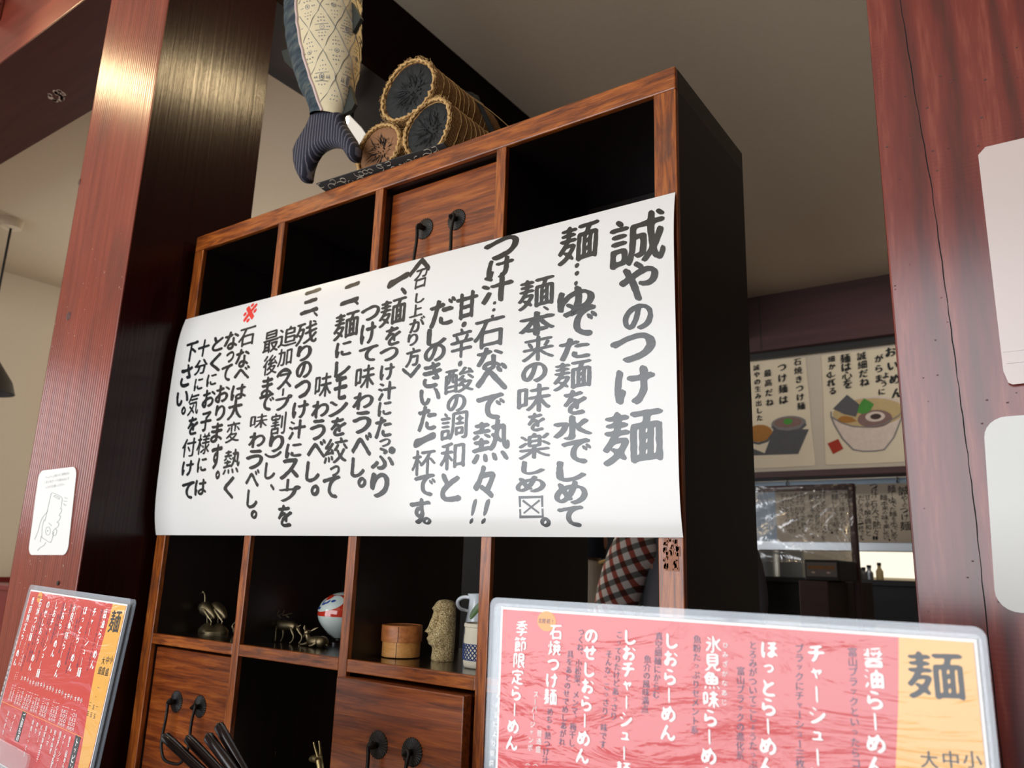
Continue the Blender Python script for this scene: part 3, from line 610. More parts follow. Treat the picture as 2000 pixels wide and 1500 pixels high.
SIGN = """誠 10478 16040 812 750;や 10504 15445 556 550;の 10490 14959 423 352;つ 10416 14556 633 379;け 10441 14066 558 500;麺 10410 13403 818 688
麺 9584 16183 629 604;・ 9584 15841 76 71;・ 9587 15725 75 70;・ 9576 15581 60 70;ゆ 9575 15332 583 428;で 9642 15025 523 437;た 9567 14660 486 316;麺 9539 14294 581 393;を 9587 13928 348 343;水 9556 13593 583 332;で 9611 13276 442 326;し 9538 13025 450 277;め 9531 12750 495 303;て 9517 12450 389 269
麺 8930 15552 601 457;、 9106 15301 97 77;本 8958 15103 591 368;来 8991 14741 518 371;の 8941 14402 427 288;味 8944 14041 547 400;を 8994 13707 278 262;楽 8972 13384 505 355;し 8957 13096 378 191;め 8919 12876 474 221;〼 8922 12578 393 295;。 9132 12380 162 128
つ 8234 16412 651 403;け 8273 16078 490 351;汁 8253 15762 579 472;・ 8219 15531 61 53;・ 8210 15425 61 53;・ 8193 15330 61 52;石 8142 15082 558 469;な 8172 14688 472 364;べ 8221 14409 560 405;で 8215 13987 503 382;熱 8249 13495 647 626;々 8153 12936 384 457;! 7952 12532 186 343;! 8169 12529 211 339
甘 7697 15586 428 460;・ 7671 15287 101 90;辛 7644 15000 437 462;・ 7637 14686 88 91;酸 7633 14432 552 395;の 7603 14098 371 269;調 7578 13763 516 422;和 7573 13319 468 407;と 7555 12874 383 413
だ 7224 15548 524 469;し 7143 15176 408 300;の 7125 14922 441 287;き 7098 14577 393 415;い 7077 14244 425 262;た 7050 13916 381 404;一 7025 13590 451 223;杯 7024 13252 468 392;で 7061 12922 421 329;す 6974 12553 413 376;。 7094 12411 175 111
︿ 6638 16450 453 331;召 6690 16220 270 370;し 6730 15883 207 182;上 6674 15672 289 218;が 6714 15436 335 261;り 6651 15200 230 205;方 6681 14910 317 311;﹀ 6660 14683 398 216
一 6198 16290 490 244;、 6357 16065 151 148;麺 6153 15734 597 468;を 6210 15329 357 340;つ 6148 15032 431 231;け 6138 14744 335 278;汁 6162 14434 405 312;に 6144 14144 310 247;た 6142 13851 388 356;っ 6199 13604 258 135;ぷ 6182 13360 518 356;り 6137 12959 419 394
つ 5637 15809 453 268;け 5629 15467 378 385;て 5669 15103 465 279;味 5632 14722 460 404;わ 5636 14325 492 302;う 5644 13970 444 370;べ 5682 13608 460 385;し 5634 13254 327 334;。 5749 13009 205 179
二 5087 16267 461 415;、 5269 16060 124 100;麺 5075 15679 612 486;に 5057 15266 414 281;レ 5078 14927 402 301;モ 5067 14593 344 412;ン 5055 14254 469 277;を 5098 13943 381 331;絞 5089 13552 553 427;っ 5101 13217 242 187;て 5039 12958 423 369
味 4626 14695 429 432;わ 4609 14279 446 316;う 4592 13929 410 361;べ 4609 13605 464 324;し 4566 13233 366 367;。 4661 12918 220 197
三 4060 16302 491 496;、 4256 16024 129 104;残 4066 15704 576 452;り 4057 15338 408 301;の 4088 15031 426 314;つ 4098 14680 428 328;け 4094 14325 436 323;汁 4064 13977 449 353
に 4028 13612 435 267;ス 3980 13300 496 366;丨 3958 13026 115 217;プ 4024 12880 561 272;を 3935 12513 369 381
追 3560 15714 514 389;加 3544 15328 396 339;︵ 3567 15041 411 175;ス 3597 14882 396 301;丨 3588 14681 84 142;プ 3622 14485 462 281;割 3542 14116 415 417;り 3552 13767 413 319;︶ 3494 13568 459 121;し 3459 13293 298 314;、 3564 13002 127 118
最 3101 15680 437 446;後 3155 15225 400 392;ま 3135 14821 325 402;で 3152 14535 428 334;味 3000 14204 487 269;わ 3010 13862 466 296;う 3000 13510 484 354;べ 3004 13176 378 318;し 3042 12816 306 342;。 3110 12545 187 161
石 2367 15881 488 406;な 2318 15463 413 386;べ 2358 15171 464 269;は 2326 14805 456 315;大 2281 14485 429 411;変 2298 14050 401 403;熱 2359 13502 472 472;く 2357 13030 307 416
な 1902 15870 447 396;っ 1938 15534 251 234;て 1890 15224 345 344;お 1845 14824 433 366;り 1844 14456 314 317;ま 1813 14075 366 395;す 1886 13620 336 483;。 1992 13275 143 174
と 1484 15862 367 322;く 1495 15475 360 390;に 1447 15130 331 261;お 1427 14768 411 378;子 1433 14316 364 404;様 1443 13887 405 430;に 1475 13480 305 293;は 1503 13063 373 319
十 1028 15837 400 379;分 1033 15445 434 324;に 1038 15088 298 265;気 956 14693 356 453;を 1026 14264 340 376;付 992 13840 452 386;け 1029 13443 392 314;て 1108 13018 414 339
下 607 15816 428 445;さ 570 15315 405 491;い 544 14849 439 314;。 646 14597 166 183
※ 2312 16379 389 412"""
def onsheet(x, z, l_): return (x, ysh(x, z) - .0003 - .00002 * l_, z)
rows = SIGN.strip().split('\n')
for ri, row in enumerate(rows):
    k = MB()
    for it in row.split(';'):
        ch, a, b_, w_, h_ = it.split(); a, b_, w_, h_ = [int(q) / 1e4 for q in (a, b_, w_, h_)]
        cx_n = len(ch) and ch in '麺誠味楽熱酸調召残絞最後追割石変様気杯辛和加付来' 
        if ch == '・': put_glyph(k, '●', a, b_, w_, h_, onsheet, weight=.01, rough=.03, spread=0, step=.12, seed=ri)
        elif ch == '一':
            P1 = chaikin([(x_, y_, 0) for x_, y_ in [(0, .2), (.03, .5), (.12, .66), (.3, .66), (.55, .8), (.8, 1), (.95, .95), (1, .7), (.93, .5), (.7, .42), (.45, .25), (.2, .02), (.06, 0), (0, .2)]], 2)
            P1 = [(a + (p.x - .5) * w_, b_ + (p.y - .5) * h_) for p in P1[:-1]]; tr_ = geometry.tessellate_polygon([[Vector((p[0], p[1], 0)) for p in P1]]); k.add([onsheet(p[0], p[1], 0) for p in P1], [tuple(t) for t in tr_])
        elif ch in '一二': put_glyph(k, ch, a, b_, w_, h_, onsheet, weight=.045, rough=.01, spread=.0, seed=ri, swell=.5)
        elif ch == '〼':
            q = MB(); r_ = .0016
            def bar(x0, z0, x1, z1, ww):
                d = Vector((x1 - x0, z1 - z0)).normalized() * ww; n_ = Vector((-d.y, d.x)); P4 = [(x0 - d.x + n_.x, z0 - d.y + n_.y), (x0 - d.x - n_.x, z0 - d.y - n_.y), (x1 + d.x * .4 - n_.x * .8, z1 + d.y * .4 - n_.y * .8), (x1 + d.x * .4 + n_.x * .8, z1 + d.y * .4 + n_.y * .8)]
                k.add([onsheet(x_, z_, 0) for x_, z_ in P4], [(0, 1, 2, 3)])
            xa, xb, za, zb_ = a - w_ / 2 + .002, a + w_ / 2 - .002, b_ - h_ / 2 + .002, b_ + h_ / 2 - .002
            for c_ in ((xa, zb_, xa, za), (xa, zb_, xb, zb_), (xb, zb_, xb, za), (xa, za, xb, za)): bar(*c_, .0019)
            bar(xa + .006, zb_ - .005, xb - .006, za + .005, .0016); bar(xb - .005, zb_ - .005, xa + .006, za + .005, .0014)
        elif ch in '丨': put_glyph(k, ch, a, b_, w_ * .7, h_, onsheet, weight=.03, rough=.01, spread=0, seed=ri)
        elif ch == '!':
            V, F, *_ = glyph('!', weight=.03, rough=.01, spread=.03)
            k.add([onsheet(a + ((x_ - .5) * .35 + (y_ - .5) * .5) * w_ * 1.1, b_ + (y_ - .5) * h_, l_) for x_, y_, l_ in V], F)
        elif ch == '※': put_glyph(k, ch, a, b_, w_, h_, onsheet, weight=.006, rough=.006, spread=.012, seed=ri)
        else: put_glyph(k, ch, a, b_, w_, h_, onsheet, swell=1, weight=.006 if cx_n else .016, rough=.010 if cx_n else .014, spread=.017 if cx_n else .030, seed=ri)
    obj('lettering', k, 'ink_red' if '※' in row else 'ink', ban, lab='red reference mark' if '※' in row else None)

def taper(n_, *r):
    out = []
    for i in range(n_):
        t = i / (n_ - 1) * (len(r) - 1); a = min(int(t), len(r) - 2); out.append(r[a] + (r[a + 1] - r[a]) * (t - a))
    return out
def limb(k, pts, *r, it=2, seg=8):
    p = chaikin(pts, it); k.tube(p, taper(len(p), *r), seg)

# ================================================================ logs, mat, fish
mt = thing('brocade_mat', 'charcoal brocade mat with cream swirls under the log bundle', 'mat', (.55, .1, ZT))
def matz(x, y):   # front lip tilts up a little over the shelf edge
    return ZT + .0015 + (.0022 * max(0, (.006 - y) / .02) ** 1.4 * 3)
k = MB(); N_ = 24; vs = []
ys = [-.0165, -.012, -.006, 0, .006, .05, .12, .2]
for s_ in (0, .0016):
    for j, y_ in enumerate(ys):
        for i in range(N_ + 1):
            x_ = .397 + (.697 - .397) * i / N_ + (.004 * (y_ + .0165) / .02 if i == 0 and y_ < .01 else 0)
            yy = y_ + (.010 * (i / N_) if j < 3 else 0); vs.append((x_, yy, matz(x_, yy) + s_))
nn = (N_ + 1) * len(ys); fs = []
for j in range(len(ys) - 1):
    for i in range(N_):
        a = j * (N_ + 1) + i; fs.append((a, a + N_ + 1, a + N_ + 2, a + 1)); fs.append((a + nn, a + 1 + nn, a + N_ + 2 + nn, a + N_ + 1 + nn))
for i in range(N_): fs.append((i, i + 1, i + 1 + nn, i + nn)); a = (len(ys) - 1) * (N_ + 1) + i; fs.append((a, a + nn, a + 1 + nn, a + 1))
for j in range(len(ys) - 1): a = j * (N_ + 1); b_ = a + N_ + 1; fs.append((a, a + nn, b_ + nn, b_)); fs.append((a + N_, b_ + N_, b_ + N_ + nn, a + N_ + nn))
k.add(vs, fs); obj('mat_cloth', k, 'mat', mt)
k = MB(); rnd = random.Random(9)
for q in range(26):
    x_ = .408 + .282 * q / 25; y0_ = -.013 + .008 * (x_ - .4) / .3; a = rnd.random() * 6.28; turn = rnd.choice((-1, 1)) * (.5 + rnd.random() * .6); pts = []
    px_, py_ = x_, y0_ + .004 + rnd.random() * .01; st = .0022
    for i in range(11):
        yl = -.0155 + .0095 * (px_ - .397) / .3
        py_ = min(max(py_, yl), .012); pts.append((px_, py_, matz(px_, py_) - .0003)); px_ += st * math.cos(a) * 1.4; py_ += st * math.sin(a); a += turn * .5
        px_ = min(max(px_, .399), .695)
    k.tube(pts, .00045, 5)
obj('swirl_pattern', k, 'matline', mt)

lb = thing('log_bundle', 'three burlap wrapped charcoal logs stacked in a pyramid on the shelf', 'logs', (.57, .1, ZT + .003))
def log(cx, cz, R_, y0, y1, endmat, nm, seed, tilt=0):
    rnd = random.Random(seed); n_ = 40; ph = rnd.random() * 6
    def rad(a): return R_ * (1 + .045 * math.sin(2 * a + ph) + .03 * math.sin(3 * a + ph * 2))
    k = MB(); rr = []
    for y_, s_ in ((y0 + .006, .86), (y0 - .001, .93), (y0 - .003, 1.0), (y0 + .006, 1.02), (y0 + .05, .99), (y0 + .12, 1.0), (y0 + .135, .97), (y0 + .15, 1.0), (y1 - .01, 1.0), (y1, .95), (y1, .5)):
        rr.append([(cx + rad(a) * s_ * math.cos(a) * (1 + .012 * math.sin(a * 17 + y_ * 300)), y_ + .0015 * math.sin(a * 11), max(ZT + .0042, cz + rad(a) * s_ * math.sin(a) * (1 + .012 * math.sin(a * 13)))) for a in [2 * PI * q / n_ for q in range(n_)]])
    k.rings(rr, caps=True); wrap = obj('burlap_wrap', k, 'jute', lb, smooth=60)
    # the end grain: a shallow disc with radial cracks
    k = MB(); rr = []
    for s_, dy in ((.90, .004), (.86, .0015), (.55, .0025), (.25, .0045), (.03, .006)):
        rr.append([(cx + rad(a) * s_ * math.cos(a), y0 + dy + .0016 * math.sin(a * 23) * s_ * (1 - s_) * 3, cz + rad(a) * s_ * math.sin(a)) for a in [2 * PI * q / 72 for q in range(72)]])
    k.rings(rr); en = obj(nm, k, endmat, lb, smooth=60)
    k = MB()
    for q in range(52):
        a = 2 * PI * q / 52 + rnd.random() * .1; r0 = (.08 + rnd.random() * .3) * R_; r1 = (.45 + rnd.random() * .38) * R_; w0 = .00025 + rnd.random() * .00075
        ox = .15 * R_; pts = []
        for t in (0, .3, .6, 1):
            r_ = r0 + (r1 - r0) * t; aa = a + .12 * math.sin(t * 4 + q); pts.append((cx + ox * (1 - t) + r_ * math.cos(aa), y0 + .0012 + .0022 * (1 - t), cz - ox * .4 * (1 - t) + r_ * math.sin(aa)))
        k.tube(pts, [w0 * .3, w0, w0 * .9, w0 * .2], 4)
    for q in range(16):
        a = rnd.random() * 6.28; r_ = R_ * (.1 + .25 * rnd.random()); k.ell((cx + .1 * R_ + r_ * math.cos(a), y0 + .002, cz + r_ * math.sin(a)), (.0009, .0012, .0018), 6, 4)
    obj('crack', k, 'crackdark', en)
    # rolled frayed hem round the mouth
    k = MB(); n2 = 90; pts = [];
    for q in range(n2 + 1):
        a = 2 * PI * q / n2; s_ = .955 + .02 * math.sin(q * 1.7); pts.append((cx + rad(a) * s_ * math.cos(a), y0 - .002 + .0015 * math.sin(q * 2.3), cz + rad(a) * s_ * math.sin(a)))
    k.tube(pts, [.0020 + .0005 * math.sin(q * 1.9) + .0012 * rnd.random() for q in range(n2 + 1)], 6)
    for q in range(260):
        a = rnd.random() * 6.28; s_ = .93 + .12 * rnd.random(); b_ = a + (rnd.random() - .5) * .35
        k.tube([(cx + rad(a) * s_ * math.cos(a), y0 - .003 + rnd.random() * .003, cz + rad(a) * s_ * math.sin(a)), (cx + rad(b_) * (s_ + .03) * math.cos(b_), y0 - .004 + rnd.random() * .006, cz + rad(b_) * (s_ + .03) * math.sin(b_)), (cx + rad(b_) * (s_ + .09 * rnd.random()) * math.cos(b_ + .03), y0 - .003, cz + rad(b_) * (s_ + .08 * rnd.random()) * math.sin(b_ + .03))], .00030, 4)
    k.v = [(x_, y_, max(z_, ZT + .0045)) for x_, y_, z_ in k.v]; obj('frayed_hem', k, 'straw', lb)
    k = MB()
    for q in range(9):
        y_ = y0 + .02 + q * .015 + rnd.random() * .006; pts = []
        for i in range(30): a = 2 * PI * i / 29; pts.append((cx + rad(a) * 1.015 * math.cos(a), y_ + .003 * math.sin(a * 2 + q) + .001 * math.sin(a * 9), cz + rad(a) * 1.015 * math.sin(a)))
        k.tube(pts, .00055 if q % 3 else .0009, 4)
    k.v = [(x_, y_, max(z_, ZT + .0045)) for x_, y_, z_ in k.v]; obj('weft_thread', k, 'straw', wrap)
log(.524, ZT + .0545, .0515, .012, .185, 'clay', 'brown_end', 1)
log(.643, ZT + .0565, .0535, .010, .200, 'char', 'black_end', 2)
log(.592, ZT + .1490, .0610, .008, .205, 'char', 'black_end', 3)
k = MB()   # black straw rope round all three near the back
hull = []
for i in range(60):
    a = 2 * PI * i / 60; best = max(((.524, ZT + .0545, .055), (.643, ZT + .0565, .0575), (.592, ZT + .149, .0645)), key=lambda c_: (c_[0] - .583) * math.cos(a) + (c_[1] - (ZT + .085)) * math.sin(a) + c_[2])
    hull.append((best[0] + best[2] * math.cos(a), .142 + .004 * math.sin(i * .9), best[1] + best[2] * math.sin(a) if best[1] + best[2] * math.sin(a) > ZT + .006 else ZT + .006))
hull.append(hull[0]); hull = [(x_, y_, max(z_, ZT + .011)) for x_, y_, z_ in hull]; k.tube(hull, [.0050 + .0012 * math.sin(i * 2.1) for i in range(61)], 8); obj('rope', k, 'rope', lb, smooth=60)
k = MB(); k.tube(chaikin([(.64, .10, ZT + .181), (.665, .15, ZT + .165), (.69, .20, ZT + .135), (.705, .215, ZT + .110)]), .0007, 5).tube(chaikin([(.60, .02, ZT + .198), (.63, .08, ZT + .192), (.66, .14, ZT + .17)]), .0006, 5)
obj('loose_strand', k, 'straw', lb)

fi = thing('fabric_fish', 'stuffed cloth fish with indigo back and cream printed belly, hanging over the shelf', 'ornament', (.40, -.02, 1.87))
FY = -.02
left = [(2.75, .302), (2.66, .262), (2.50, .250), (2.38, .262), (2.309, .274), (2.233, .281), (2.166, .298), (2.084, .333), (2.022, .365), (1.995, .377)]
right = [(2.75, .366), (2.66, .42), (2.50, .445), (2.38, .452), (2.30, .454), (2.227, .457), (2.155, .468), (2.087, .473), (2.040, .467), (1.985, .450)]
left = [(2.80, .34), (2.72, .295), (2.60, .262), (2.48, .258), (2.38, .265), (2.309, .274), (2.233, .281), (2.166, .298), (2.084, .333), (2.022, .365), (1.993, .376)]
right = [(2.80, .37), (2.72, .42), (2.60, .45), (2.48, .455), (2.38, .455), (2.30, .455), (2.227, .457), (2.155, .468), (2.087, .473), (2.035, .465), (1.980, .449)]
def lerp_tab(tab, z):
    for i in range(len(tab) - 1):
        if tab[i][0] >= z >= tab[i + 1][0]:
            t = (tab[i][0] - z) / (tab[i][0] - tab[i + 1][0]); return tab[i][1] + (tab[i + 1][1] - tab[i][1]) * t
    return tab[0][1] if z > tab[0][0] else tab[-1][1]
def fish_pt(z, a, s_=1.0):
    zt_ = 1 if z < 2.7 else 1
    l_ = lerp_tab(left, z); r_ = lerp_tab(right, z); c_ = (l_ + r_) / 2; hw = (r_ - l_) / 2
    tl = (z - 1.99) / .8
    shear = -.013 * 0
    return (c_ + hw * s_ * math.cos(a), FY + hw * .72 * s_ * math.sin(a) + .0012 * math.sin(z * 160 + a * 2), z + (-.010 * math.cos(a) if z < 2.05 else 0))
def seam_a(z):   # angle on the viewer's side where the piping runs
    tab = [(2.80, .352), (2.6, .338), (2.4, .345), (2.274, .352), (2.200, .359), (2.125, .375), (2.050, .397), (1.99, .416)]
    sx = lerp_tab(tab, z) + .012; l_ = lerp_tab(left, z); r_ = lerp_tab(right, z); c_ = (l_ + r_) / 2; hw = (r_ - l_) / 2
    return -math.acos(max(-.95, min(.95, (sx - c_) / hw)))
ZL = [1.99 + .81 * i / 54 for i in range(55)]
def fish_strip(a0f, a1f, n_=18, s_=1.0):
    k = MB(); vs = []
    for z in ZL:
        a0 = a0f(z); a1 = a1f(z)
        for i in range(n_ + 1): vs.append(fish_pt(z, a0 + (a1 - a0) * i / n_, s_))
    fs = [(j * (n_ + 1) + i, j * (n_ + 1) + i + 1, (j + 1) * (n_ + 1) + i + 1, (j + 1) * (n_ + 1) + i) for j in range(len(ZL) - 1) for i in range(n_)]
    return k.add(vs, fs)
obj('fish_back', fish_strip(lambda z: seam_a(z), lambda z: -2 * PI + seam_a(z) * -1 + .0, 30), 'fish_back', fi, smooth=True)
belly = obj('fish_belly', fish_strip(lambda z: seam_a(z), lambda z: -seam_a(z), 24), 'fish_belly', fi, smooth=True)
k = MB()
for sg in (1, -1): k.tube([fish_pt(z, sg * seam_a(z), 1.02) for z in ZL], .0028, 8)
obj('piping', k, 'piping', fi, smooth=True)
# printed lattice on the belly: lozenges, dots and crosses, as thin print on the cloth
k = MB()
def bel(u, v, s_=1.006):   # u across the belly in metres from its middle, v height
    hw = (lerp_tab(right, v) - lerp_tab(left, v)) / 2; sa = seam_a(v); mid = -.62
    return fish_pt(v, mid + u / (hw * .9), s_)
def inb(u, v):
    hw = (lerp_tab(right, v) - lerp_tab(left, v)) / 2; a = -.62 + u / (hw * .9); return seam_a(v) + .06 < a < -seam_a(v) - .06
def pline(u0, v0, u1, v1, n_=14, r_=.00055, dash=False):
    seg_ = []
    for i in range(n_ + 1):
        t = i / n_; u = u0 + (u1 - u0) * t; v = v0 + (v1 - v0) * t
        if inb(u, v) and 1.995 < v < 2.79: seg_.append(bel(u, v))
        else:
            if len(seg_) > 1: k.tube(seg_, r_, 4)
            seg_ = []
    if len(seg_) > 1: k.tube(seg_, r_, 4)
def pdot(u, v, r_=.0016, ring=False):
    if not inb(u, v) or not 2.0 < v < 2.78: return
    pts = [bel(u + r_ * math.cos(a), v + r_ * math.sin(a)) for a in [2 * PI * q / 8 for q in range(9)]]
    if ring: k.tube(pts, .0005, 4)
    else: k.add([bel(u, v, 1.01)] + pts[:8], [(0, i + 1, (i + 1) % 8 + 1) for i in range(8)])
PU, PV = .052, .098
for i in range(-2, 3):
    for j in range(9):
        cu_, cv_ = i * PU + (PU / 2 if j % 2 else 0), 2.0 + j * PV / 2
        pline(cu_, cv_ - PV / 2, cu_ + PU / 2, cv_); pline(cu_ + PU / 2, cv_, cu_, cv_ + PV / 2); pline(cu_, cv_ + PV / 2, cu_ - PU / 2, cv_); pline(cu_ - PU / 2, cv_, cu_, cv_ - PV / 2)
        pdot(cu_, cv_, .0045, True); pdot(cu_, cv_, .0018)
        for du, dv in ((.010, 0), (-.010, 0), (0, .013), (0, -.013), (0, .020), (0, -.020), (.006, .012), (-.006, .012), (.006, -.012), (-.006, -.012), (.014, 0), (-.014, 0), (0, .028), (0, -.028), (.005, .020), (-.005, .020), (.005, -.02), (-.005, -.02)): pdot(cu_ + du, cv_ + dv, .0013)
        if j % 2: pline(cu_ - .013, cv_ + .006, cu_ + .013, cv_ + .006, 6); pline(cu_ - .013, cv_ - .006, cu_ + .013, cv_ - .006, 6)
obj('printed_pattern', k, 'print_grey', belly)
# forked tail: padded, striped
TO = [(.374, 2.004), (.395, 2.003), (.415, 1.998), (.435, 1.990), (.451, 1.984), (.460, 1.962), (.478, 1.938), (.494, 1.917), (.505, 1.896), (.5045, 1.882), (.499, 1.873), (.490, 1.874), (.481, 1.885), (.470, 1.900), (.458, 1.910), (.446, 1.916), (.432, 1.921), (.417, 1.923), (.404, 1.922), (.394, 1.918), (.385, 1.908), (.380, 1.895), (.378, 1.882), (.378, 1.873), (.372, 1.866), (.362, 1.869), (.353, 1.880), (.344, 1.894), (.335, 1.915), (.330, 1.940), (.338, 1.957), (.350, 1.970), (.364, 1.985)]
TO = [(a + .004, b_) for a, b_ in TO]
def cushion(poly, th, y, mat_, par, name):
    """padded shape: outline pulled in towards its spine on both faces"""
    k = MB(); n_ = len(poly); dens = []
    for i in range(n_):
        a = Vector(poly[i]); b_ = Vector(poly[(i + 1) % n_]); dens += [a, a.lerp(b_, .5)]
    n_ = len(dens)
    def inset(d):
        out = []
        for i in range(n_):
            t_ = (dens[(i + 1) % n_] - dens[i - 1]); nrm = Vector((t_.y, -t_.x)).normalized(); out.append(dens[i] - nrm * d * orient)
        return out
    ar = sum(dens[i - 1].x * dens[i].y - dens[i].x * dens[i - 1].y for i in range(n_)); orient = 1 if ar > 0 else -1
    rr = [inset(.010), inset(.0045), inset(.001), dens, inset(.001), inset(.0045), inset(.010)]; hh = [-th, -th * .82, -th * .42, 0, th * .42, th * .82, th]
    vs = [(p.x, y + h_, p.y) for r_, h_ in zip(rr, hh) for p in r_]
    fs = [(i * n_ + j, i * n_ + (j + 1) % n_, (i + 1) * n_ + (j + 1) % n_, (i + 1) * n_ + j) for i in range(6) for j in range(n_)]
    for r_, o_ in ((rr[0], 0), (rr[6], 6 * n_)): fs += [tuple(q + o_ for q in t) for t in geometry.tessellate_polygon([[Vector((p.x, p.y, 0)) for p in r_]])]
    k.add(vs, fs); return obj(name, k, mat_, par, smooth=70)
cushion(TO, .016, FY, 'fish_tail', fi, 'tail')
obj('fin', MB().slab([(.300, 2.200), (.236, 2.210), (.250, 2.180), (.327, 2.103)], FY + .010, FY + .018), 'fin', fi)
obj('fin', MB().slab([(.455, 2.225), (.487, 2.172), (.466, 2.146)], FY - .004, FY + .004), 'fin', fi)
obj('fin', MB().slab([(.350, 2.30), (.354, 2.262), (.366, 2.250), (.386, 2.251), (.408, 2.262), (.42, 2.31)], FY - .078, FY - .072), 'fin', fi)
obj('fin', MB().slab([(.464, 2.045), (.485, 1.996), (.478, 1.986), (.447, 1.982)], FY + .002, FY + .010), 'fin', fi)
obj('hanging_cord', MB().tube([(.355, FY, 2.795), (.355, FY, H)], .0012, 6), 'cord', fi)
k = MB().lathe((.315, FY - .055, 2.62), [(.008, 0), (.007, -.003), (.001, -.004)], 14, 'y'); obj('button_eye', k, 'dark', fi)

# ================================================================ figurines on the shelf
CYp = .095
cr_ = thing('crane_figurine', 'small bronze crane pair on a rock, leftmost cell above the set back drawer', 'figurine', (.078, CYp, ZS))
k = MB(); rr = []
for h_, s_ in ((0, 1), (.004, 1.02), (.009, .86), (.013, .62), (.0155, .3)):
    rr.append([(.079 + .036 * s_ * math.cos(a) * (1 + .12 * math.sin(3 * a)), CYp + .022 * s_ * math.sin(a) * (1 + .15 * math.sin(4 * a + h_ * 90)), ZS + h_ * (1 + .25 * math.sin(2 * a))) for a in [2 * PI * q / 26 for q in range(26)]])
k.rings(rr); obj('rock', k, 'bronze', cr_, smooth=50)
def crane(y, dx, fl, bend):
    k = MB(); B_ = lambda x_, z_, yy=0: (dx + x_, y + yy, z_)
    body = chaikin([B_(.040, 1.079), B_(.050, 1.083), B_(.063, 1.079), (dx + .080, y, 1.073), (dx + .092, y, 1.064)], 2)
    k.tube(body, taper(len(body), .002, .009, .0135, .0115, .006, .001), 12)
    if not bend: nk = [B_(.054, 1.086), B_(.053, 1.095), B_(.0515, 1.104), B_(.047, 1.110), B_(.043, 1.1115)]
    else: nk = [B_(.044, 1.082), B_(.040, 1.072), B_(.045, 1.064), B_(.052, 1.065), B_(.058, 1.073)]
    nk = chaikin(nk, 2); k.tube(nk, taper(len(nk), .0042, .0022, .0016, .0016, .0024), 8)
    hd = nk[-1]; k.ell(hd, (.0032, .0024, .0024), 10, 6)
    dr_ = Vector((-.010, 0, -.0045)) if not bend else Vector((.003, 0, .008))
    k.tube([hd, hd + dr_], [.0013, .0002], 6)
    body_o = obj('crane_body', k, 'bronze', cr_, smooth=60)
    for a, b_ in (((.066, 1.066), (.068, 1.047)), ((.079, 1.064), (.081, 1.047))):
        q = MB().tube([B_(*a), ((a[0] + b_[0]) / 2 + dx, y + .0003, (a[1] + b_[1]) / 2), B_(*b_)], [.0012, .0008, .001], 6); obj('leg', q, 'bronze', cr_)
    q = MB()
    for i in range(6): q.tube([B_(.056 + i * .003, 1.083 - i * .0008, -.011), B_(.072 + i * .003, 1.079 - i * .002, -.0135), B_(.088 + i * .0018, 1.069 - i * .0022, -.010)], [.0008, .0022, .0004], 5)
    obj('wing', q, 'bronze', cr_, smooth=60)
crane(CYp - .006, 0, 1, False); crane(CYp + .010, .012, 1, True)
tw = thing('bird_figurine', 'tiny bronze bird with stretched neck beside the crane pair, at the divider', 'figurine', (.150, .10, ZS))
k = MB().ell((.152, .10, 1.0445), (.013, .008, .0075), 14, 8); limb(k, [(.142, .10, 1.046), (.132, .10, 1.051), (.139, .10, 1.0585), (.147, .10, 1.0625)], .003, .0012, .0012); k.ell((.1475, .10, 1.063), (.0025, .002, .002), 8, 6)
obj('bird_body', k, 'bronze', tw, smooth=60)
for dx in (-.003, .004): obj('leg', MB().tube([(.152 + dx, .10, 1.039), (.152 + dx, .10, ZS)], .0009, 6), 'bronze', tw)

SY = .080
st = thing('deer_figurine', 'small bronze stag standing with raised head', 'figurine', (.315, SY, ZS))
k = MB()
limb(k, [(.296, SY, 1.066), (.312, SY, 1.0655), (.330, SY, 1.067), (.340, SY, 1.0635)], .0060, .0088, .0080, .0072, .0050, seg=12)
limb(k, [(.2975, SY, 1.067), (.287, SY, 1.073), (.281, SY, 1.080)], .0062, .0036, .0030, seg=10)
limb(k, [(.283, SY, 1.0815), (.278, SY, 1.0835), (.2715, SY, 1.0822)], .0036, .0032, .0014, seg=10)
for s_ in (-1, 1): k.tube([(.284, SY + s_ * .002, 1.084), (.289, SY + s_ * .006, 1.0865)], [.0018, .0003], 6)
obj('body', k, 'bronze', st, smooth=60)
for pts, yo in (([(.2965, 1.064), (.2935, 1.054), (.2945, 1.046), (.2945, 1.039), (.2905, ZS)], -.0045), ([(.300, 1.062), (.3035, 1.052), (.3025, 1.044), (.2985, ZS)], .0045),
                ([(.334, 1.064), (.337, 1.056), (.3425, 1.051), (.3415, 1.043), (.3345, ZS)], -.0045), ([(.339, 1.063), (.346, 1.0555), (.3535, 1.051), (.353, 1.043), (.3475, ZS)], .0045)):
    q = MB(); limb(q, [(a, SY + yo, b_ if b_ != ZS else ZS + .0016) for a, b_ in pts], .0042, .0022, .0013, .0013, .0017); obj('leg', q, 'bronze', st, smooth=60)
q = MB()
for s_ in (-1, 1):
    y_ = SY + s_ * .003
    q.tube(chaikin([(.2845, y_, 1.084), (.292, y_ + s_ * .003, 1.0815), (.301, y_ + s_ * .005, 1.0825), (.315, y_ + s_ * .007, 1.0865)]), .0008, 5)
    q.tube([(.292, y_ + s_ * .003, 1.082), (.299, y_ + s_ * .003, 1.0905)], .0007, 5); q.tube([(.300, y_ + s_ * .005, 1.0825), (.309, y_ + s_ * .006, 1.0785)], .0007, 5)
obj('antler', q, 'bronze', st)
obj('tail', MB().tube([(.341, SY, 1.066), (.347, SY, 1.0665), (.353, SY, 1.069)], [.0016, .0018, .0004], 6), 'bronze', st)

